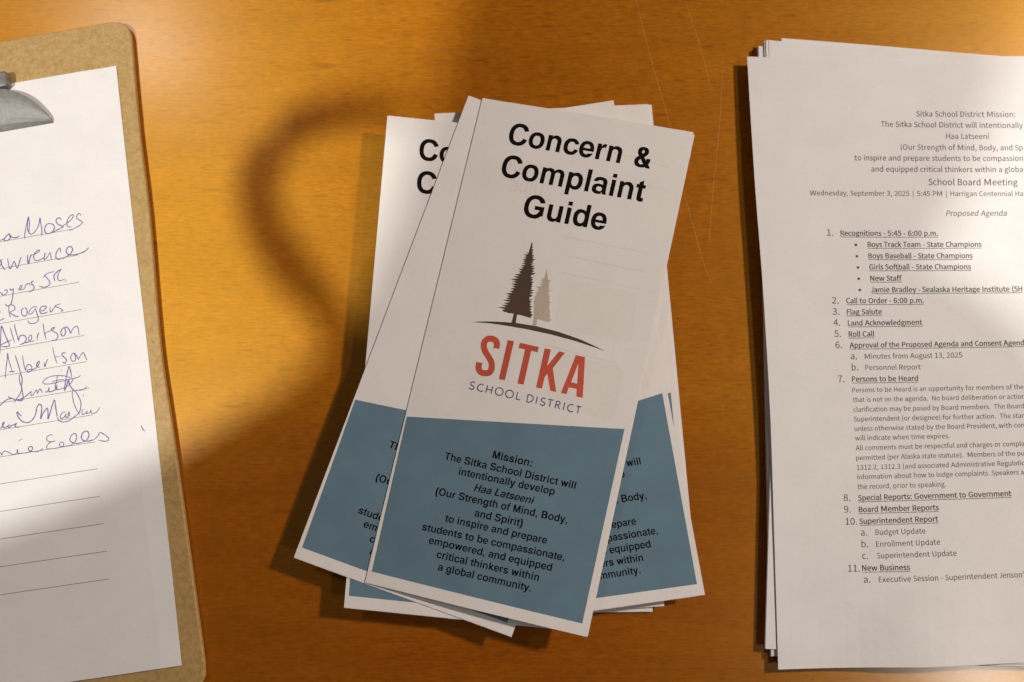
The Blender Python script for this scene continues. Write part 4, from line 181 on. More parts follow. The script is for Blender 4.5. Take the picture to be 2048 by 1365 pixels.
SANS_HEAVY = """space 226 
' 221 73,413 145,412 151,418 163,570 165,680 161,687 147,688 59,688 53,682 55,583 67,432
( 303 200,-183 229,-183 275,-163 283,-156 282,-141 217,-7 180,134 169,270 180,412 213,534 219,556 283,689 281,705 252,720 229,730 197,727 126,590 79,440 65,283 79,107 85,88 126,-45
) 303 70,-181 102,-182 107,-179 178,-44 223,104 239,267 223,443 178,590 107,725 101,730 75,730 23,707 20,689 85,553 93,524 124,411 135,273 124,134 85,-8 20,-143 24,-161
, 250 53,-178 82,-178 148,-136 201,-64 216,9 207,75 180,110 130,122 82,114 58,91 50,64 49,46 59,16 82,-5 112,-11 115,-15 106,-45 83,-75 32,-111 32,-131
- 306 27,204 280,204 284,211 284,281 280,287 27,288 23,281 23,211
. 252 110,-22 140,-23 169,-15 195,9 203,39 203,60 194,91 172,113 142,121 108,121 82,114 57,90 48,57 58,9 81,-14
0 507 238,-22 269,-22 382,19 453,129 479,311 479,338 452,521 379,629 270,665 235,665 131,631 123,624 54,517 28,330 56,125 128,16/251,72 203,93 160,178 145,332 160,469 203,553 257,573 305,553 348,468 364,324 348,178 305,93
1 507 66,-11 458,-12 465,-8 465,71 462,77 331,80 331,644 325,656 236,656 199,638 93,605 92,543 96,536 212,533 212,82 208,78 66,77 62,71 62,-4
2 507 26,-11 471,-12 478,-8 478,72 474,79 210,79 320,192 414,328 446,456 446,477 422,575 353,642 321,650 245,667 143,655 76,620 21,570 22,551 73,505 100,506 139,543 188,570 225,576 274,564 316,520 328,464 297,354 229,262 193,215 23,55 22,-4
3 507 222,-22 254,-23 364,0 444,68 474,165 474,181 454,257 399,317 350,340 393,363 435,417 451,501 422,593 351,647 266,664 214,665 150,655 89,628 39,592 34,585 34,570 81,519 113,519 154,551 198,571 238,576 279,567 316,533 328,489 313,435 258,394 150,376 146,369 146,298 159,291 273,276 332,235 350,178 339,130 334,118 292,82 233,69 182,77 127,104 86,138 55,139 9,86 8,71 62,24 132,-9
4 507 296,-11 405,-9 407,164 494,168 496,247 490,252 407,255 406,652 399,656 282,655 249,607 2,240 0,172 7,166 292,165 293,-4/138,253 295,485 292,253
5 507 221,-22 253,-23 360,4 430,67 445,82 476,201 476,215 448,333 373,404 277,425 206,424 177,414 191,561 440,564 444,570 444,650 437,656 144,656 88,656 82,650 62,337 110,305 139,306 208,339 221,341 293,326 338,279 354,205 336,133 288,85 227,69 179,77 125,103 83,137 54,137 8,83 7,68 64,21 123,-6
6 507 259,-22 288,-23 384,4 414,33 460,84 486,189 486,207 461,317 394,388 298,411 264,411 213,401 159,373 173,471 232,553 306,576 327,572 363,555 392,530 423,530 472,581 471,601 429,635 376,659 283,665 162,631 69,517 33,314 64,122 145,13/271,69 218,87 173,151 153,247 155,255 192,295 239,321 255,323 272,324 324,306 357,265 369,201 354,126 317,81
7 507 167,-11 279,-12 286,-8 305,215 357,383 365,405 481,591 481,650 476,656 167,656 31,655 27,648 27,572 31,565 339,562 247,408 189,229 163,8
8 507 240,-22 270,-23 384,2 456,63 483,151 467,239 428,291 382,327 410,358 443,409 458,469 459,490 436,580 369,643 268,665 244,665 150,644 81,583 56,497 67,429 98,376 135,340 88,306 44,247 24,165 24,151 50,69 60,56 130,0/255,63 198,76 161,107 151,119 136,167 146,218 177,265 210,292 236,283 282,263 342,221 365,157 351,110 316,78 306,72/292,371 241,394 190,434 170,490 182,538 215,569 233,574 258,579 300,569 339,529 350,481 345,444 321,397
9 507 198,-22 228,-23 348,13 439,132 475,337 475,365 446,527 362,633 250,665 216,665 122,640 50,564 40,525 22,441 44,330 111,257 207,233 245,233 295,243 351,271 333,172 274,90 207,69 196,70 144,90 116,114 85,115 37,63 38,44 80,10 135,-14/239,319 188,333 156,371 148,383 139,450 152,516 189,564 232,577 252,571 290,559 337,495 357,396 314,349 272,325
: 268 118,-22 147,-23 180,-15 207,10 215,42 206,90 179,114 150,121 115,121 88,114 62,90 52,57 52,42 63,7 88,-16/113,333 154,333 178,338 208,370 215,409 207,444 179,470 154,476 117,477 88,470 59,436 52,399 62,364 86,339
A 579 -10,-11 102,-12 108,-8 175,183 180,185 398,184 466,-9 589,-11 592,-6 590,15 470,340 355,652 348,656 225,654 -12,13 -14,-6/208,272 286,519 308,460 368,273
B 544 70,-11 291,-12 409,9 493,74 525,183 509,271 462,326 417,348 448,368 480,420 490,492 477,536 461,588 387,639 276,656 68,653 66,-4/180,77 179,296 252,297 339,284 374,262 395,247 411,192 393,128 334,88 256,76/180,382 179,568 240,569 316,560 345,540 363,528 376,480 363,428 318,394 238,382
C 533 299,-22 330,-23 408,-9 468,22 518,71 520,89 472,144 445,143 403,103 356,78 322,75 231,105 168,194 147,324 169,453 235,541 324,569 362,563 398,543 429,515 464,516 505,567 504,586 463,623 404,655 343,665 304,665 166,626 66,506 30,329 66,137 165,17
D 615 76,-11 271,-12 436,27 543,141 579,312 579,335 545,504 487,566 436,618 268,656 79,656 73,652 72,-4/193,78 191,564 238,566 359,538 393,502 435,455 459,324 435,194 359,108 233,78
E 488 70,-11 454,-12 461,-6 461,72 457,79 179,81 179,291 403,293 407,300 407,376 400,384 180,384 178,420 179,564 444,564 452,570 452,650 446,656 73,656 67,652 66,-4
F 459 70,-11 171,-12 177,-8 179,277 404,278 411,282 412,362 408,369 178,372 179,563 313,564 450,565 453,572 453,648 449,655 73,656 67,652 66,-4
G 631 341,-22 372,-23 457,-13 525,15 580,55 581,340 573,345 328,345 325,338 325,261 328,255 466,253 466,108 439,88 381,73 258,103 184,191 160,319 186,455 241,521 260,542 377,569 410,564 455,543 493,514 521,513 570,567 571,583 522,625 458,655 385,665 343,665 188,626 76,509 35,327 74,135 186,16
H 623 72,-11 176,-12 183,-8 183,288 187,292 440,292 441,-8 448,-12 553,-9 554,624 554,650 549,656 448,656 441,652 440,386 187,385 183,389 183,652 176,656 70,653 68,-4
I 252 73,-11 177,-12 184,-6 184,648 181,655 76,656 69,650 69,-4
J 319 125,-22 156,-22 228,8 267,79 280,178 280,650 273,656 190,653 189,557 189,204 180,125 159,85 133,76 120,79 101,98 73,144 45,143 3,97 5,79 40,20 76,-10
K 520 67,-11 165,-12 171,-8 172,194 254,299 417,-9 526,-12 533,-8 533,8 523,28 327,397 411,511 504,634 505,650 497,656 390,655 176,379 173,652 166,656 70,656 64,652 63,-4
L 420 64,-11 408,-12 415,-6 415,72 411,79 168,81 167,410 167,652 160,656 67,656 60,650 60,-4
M 855 92,-11 204,-12 211,-6 211,378 207,443 380,55 470,54 478,59 644,444 640,367 641,-8 647,-12 759,-12 766,-8 766,245 766,648 762,655 622,656 614,652 428,212 241,651 233,656 92,655 88,648 88,-4
N 646 76,-11 178,-12 186,-6 186,359 182,458 454,-9 571,-9 573,648 569,655 466,656 459,650 459,293 465,185 190,653 74,653 72,-4
O 662 316,-22 347,-22 495,23 592,138 628,316 628,333 591,511 489,626 347,665 305,663 172,626 165,620 70,508 34,330 69,141 77,129 171,19/328,77 244,105 182,188 156,324 180,457 244,541 334,568 419,541 480,460 507,324 485,201 473,178 417,103
P 517 68,-11 169,-12 175,-8 177,245 273,246 382,266 467,336 494,445 494,464 467,572 435,599 383,638 268,656 71,656 65,652 64,-4/178,333 177,565 239,566 314,556 348,534 368,517 382,456 366,388 318,347 230,332
R 543 72,-11 176,-12 183,-8 183,258 187,262 262,261 414,-10 534,-10 535,12 387,274 448,305 501,370 519,458 517,479 486,582 416,634 403,640 294,656 70,654 68,-4/186,349 184,565 264,566 326,558 341,554 369,535 388,520 402,464 386,401 338,363 253,348
S 459 217,-22 247,-23 353,3 420,71 443,161 443,183 428,260 385,316 325,355 202,417 167,450 157,489 167,532 202,563 242,570 276,566 321,543 356,514 383,513 422,564 423,585 375,630 321,655 263,665 209,662 137,644 70,581 46,497 48,465 64,397 111,342 293,241 321,212 334,164 323,119 284,84 233,74 191,82 138,109 93,151 66,152 21,93 21,77 82,19 143,-11
T 487 191,-11 291,-12 298,-6 299,563 472,564 479,570 479,648 475,655 296,656 14,656 7,650 7,572 11,565 188,562 188,-4
U 642 304,-22 335,-23 454,3 542,97 573,257 573,650 566,656 463,656 458,649 458,268 439,154 386,90 335,78 318,75 259,90 207,153 186,276 185,652 179,656 76,656 70,652 69,257 100,97 187,3
V 567 219,-11 347,-12 355,-6 584,634 585,650 577,656 464,656 457,652 303,189 284,143 115,650 107,656 -10,656 -16,652 -13,626 212,-3
W 890 168,-11 305,-12 313,-6 444,462 578,-8 585,-12 725,-9 880,639 879,652 874,656 759,655 752,640 682,330 658,207 649,165 645,165 608,316 510,645 504,655 393,656 386,652 285,304 249,163 140,652 134,656 12,655 8,639 13,616
Y 487 186,-11 295,-12 302,-8 303,242 506,637 505,652 500,656 384,653 265,405 244,369 105,654 -12,656 -19,650 -17,632 182,244 183,-4
a 479 170,-22 199,-23 250,-14 322,24 334,-11 422,-11 428,-7 429,301 413,404 358,476 265,501 166,491 106,468 73,448 54,435 53,420 86,362 116,362 154,385 198,403 233,408 281,394 309,351 311,312 161,281 61,217 32,130 50,44 102,-6/198,69 180,72 152,97 146,129 162,172 225,212 273,222 316,229 316,125 262,85 234,72
b 525 265,-22 294,-23 394,8 466,93 500,239 498,265 479,383 414,469 314,500 285,501 232,491 171,459 172,572 172,708 67,710 60,705 60,-6 66,-11 152,-11 165,16 224,-16/258,71 211,87 174,114 174,346 213,380 254,402 275,407 292,402 334,389 371,330 382,241 367,153 334,107 320,89
c 423 238,-22 317,-16 363,2 415,37 417,57 379,113 351,113 323,91 271,70 202,90 158,148 153,167 140,239 157,324 206,388 266,407 283,404 312,390 338,369 367,370 379,385 408,425 409,439 403,446 371,471 328,492 248,501 138,471 54,378 25,244 53,98 133,7
d 525 219,-22 249,-23 298,-14 361,19 367,-7 372,-11 458,-11 464,-6 464,705 457,710 355,709 352,703 352,633 353,474 306,494 233,501 132,470 56,381 30,261 27,229 52,95 120,7/255,71 199,89 162,141 157,151 144,237 160,327 205,388 246,402 265,408 289,403 317,390 352,359 351,130 314,95 277,74
e 498 264,-22 356,-16 407,0 455,27 456,49 423,101 395,100 361,82 313,67 295,66 223,84 169,140 152,209 470,210 475,226 477,277 458,373 453,394 385,473 276,501 252,501 145,470 62,380 29,244 61,97 148,7/153,288 170,349 219,397 270,409 315,397 333,378 356,349 366,289
f 305 85,-11 196,-12 203,-8 204,399 307,401 312,408 310,486 204,489 203,546 210,588 229,620 243,628 262,632 300,622 331,623 349,677 351,701 345,708 262,723 236,723 150,701 98,645 82,560 81,489 19,484 14,480 15,404 82,399 82,-4
g 471 212,-231 243,-232 363,-209 450,-141 476,-61 476,-42 460,14 453,23 397,60 314,71 221,71 178,78 157,94 153,118 171,147 213,140 243,140 322,159 341,173 389,222 412,307 407,364 391,404 463,405 468,414 468,483 464,488 304,488 247,500 211,500 131,480 66,417 41,313 51,257 73,212 93,188 61,147 51,108 56,59 81,17 55,-7 33,-44 25,-98 52,-173 120,-217/231,-150 186,-143 143,-116 129,-79 131,-64 146,-35 167,-15 256,-19 329,-24 355,-42 363,-69 348,-106 306,-137/227,222 196,232 168,261 163,270 153,321 166,374 195,406 231,415 263,406 293,373 305,316 295,268 289,260 262,232
h 525 66,-11 170,-12 177,-8 177,336 218,377 256,399 282,404 321,396 350,356 360,284 360,-8 367,-12 471,-10 473,308 468,343 458,410 407,479 327,500 296,500 237,489 175,453 177,706 170,710 64,708 62,-4
i 229 63,-11 165,-12 172,-6 172,480 168,487 67,488 60,482 60,-4/95,565 133,564 157,571 178,594 183,618 178,663 155,685 134,691 101,692 75,685 52,660 47,623 54,592 75,571
j 239 13,-224 44,-225 123,-201 164,-147 178,-65 178,482 172,487 105,487 70,487 64,482 64,-45 59,-94 41,-127 18,-133 -7,-129 -38,-130 -56,-193 -52,-211/101,565 137,564 161,571 185,599 190,637 183,664 161,685 138,691 105,692 78,685 57,664 50,637 57,594 77,571
k 455 62,-11 165,-9 167,117 230,194 350,-10 456,-12 462,-8 461,13 302,284 443,468 440,487 380,488 326,486 168,282 167,704 160,710 65,710 59,706 58,-4
l 229 136,-22 167,-23 207,-16 212,-11 213,4 201,65 176,71 166,98 166,705 161,710 134,710 62,710 56,705 56,89 64,29 89,-6
m 799 65,-11 169,-12 176,-8 176,336 215,377 252,399 273,404 310,394 338,349 346,284 348,-10 452,-12 459,-8 459,336 499,376 540,401 559,404 591,396 621,356 629,290 629,80 631,-10 737,-12 744,-6 744,309 728,413 677,479 598,500 569,500 521,491 465,458 435,430 419,457 379,487 315,500 284,500 231,489 169,448 158,487 67,488 61,480 61,-4
n 525 65,-11 169,-12 176,-8 176,336 215,376 255,399 284,404 319,396 347,357 357,288 359,-9 469,-9 471,128 471,311 456,412 406,478 324,500 295,500 236,489 187,462 169,446 158,487 65,487 61,480 61,-4
o 527 248,-22 277,-23 389,9 468,95 499,226 499,250 465,386 386,471 279,500 250,501 148,473 120,449 58,380 27,245 56,105 64,89 143,7/260,72 207,89 162,149 146,239 165,332 208,388 267,405 321,388 364,330 382,237 362,144 319,89
p 525 64,-212 166,-213 173,-209 171,8 227,-17 264,-22 294,-22 392,7 469,99 497,233 497,262 477,380 436,439 410,471 314,499 275,499 230,491 165,456 160,481 154,488 67,488 61,484 60,-205/254,71 208,89 174,115 174,347 213,381 254,403 275,407 295,401 333,389 368,334 382,246 365,151 323,93 266,71
q 525 355,-212 457,-213 464,-207 463,484 457,488 373,488 368,484 364,466 308,494 228,499 145,474 126,465 55,377 27,244 52,95 121,7 218,-22 252,-22 301,-14 354,14 352,-205/253,71 199,89 159,147 144,238 162,329 205,387 248,403 265,408 284,405 318,390 352,359 351,129 319,98 301,87 279,74
r 349 69,-11 175,-12 181,-8 182,298 219,362 259,396 288,403 319,398 352,402 367,469 367,487 322,499 283,500 234,489 173,442 169,477 163,487 72,488 66,484 65,-4
s 391 179,-22 210,-23 301,-3 359,52 377,121 377,141 355,211 301,257 184,309 157,330 146,359 152,383 168,400 176,406 207,413 234,409 296,375 327,375 365,426 365,442 323,473 274,494 223,501 184,499 109,482 55,433 35,364 35,345 54,279 101,238 219,183 254,157 267,125 261,100 234,72 186,65 159,71 122,87 79,119 51,120 11,61 14,42 64,8 119,-14
t 335 217,-22 264,-19 333,-6 340,1 340,15 324,75 292,78 250,69 223,75 202,105 195,149 195,399 322,402 326,409 326,481 320,488 196,489 195,546 192,621 94,621 91,617 83,490 8,482 6,409 12,401 78,399 78,141 91,57 140,-3
u 525 201,-22 232,-23 289,-13 339,16 357,33 363,-4 368,-11 457,-11 464,-7 465,482 457,488 353,485 351,149 321,115 269,77 243,72 206,82 200,90 179,121 170,185 170,484 163,488 57,485 55,169 70,66 123,-1
v 452 166,-11 285,-12 292,-8 449,442 457,482 450,488 351,488 344,484 243,168 229,125 225,127 111,484 104,488 2,488 -5,484 0,450
w 715 146,-11 263,-12 271,-6 357,321 445,-8 452,-12 577,-9 710,471 709,484 704,488 599,487 522,184 511,143 507,148 413,487 309,488 302,484 212,147 125,482 117,488 10,487 6,468 139,-1
x 433 -1,-11 113,-10 210,160 317,-10 435,-9 435,13 288,240 423,465 425,482 420,488 311,487 221,330 127,486 9,485 8,468 145,248 -4,8
y 453 71,-217 101,-218 183,-194 242,-134 282,-47 458,468 459,482 451,488 354,488 346,483 241,140 237,135 230,153 112,483 104,488 0,488 -6,484 -7,468 180,-1 172,-31 148,-82 117,-114 83,-125 37,-122 30,-126 14,-190 14,-204
z 395 15,-11 387,-9 389,69 385,76 157,79 379,423 381,456 381,482 375,488 38,485 37,408 41,402 235,399 12,52 11,-4
| 460 188,-256 270,-257 275,-251 275,739 272,746 190,747 184,741 184,-249
í 229 63,-11 164,-12 171,-6 171,480 168,487 67,488 59,482 59,-4/87,552 119,553 265,704 264,724 218,768 207,777 179,776 47,613 47,594"""
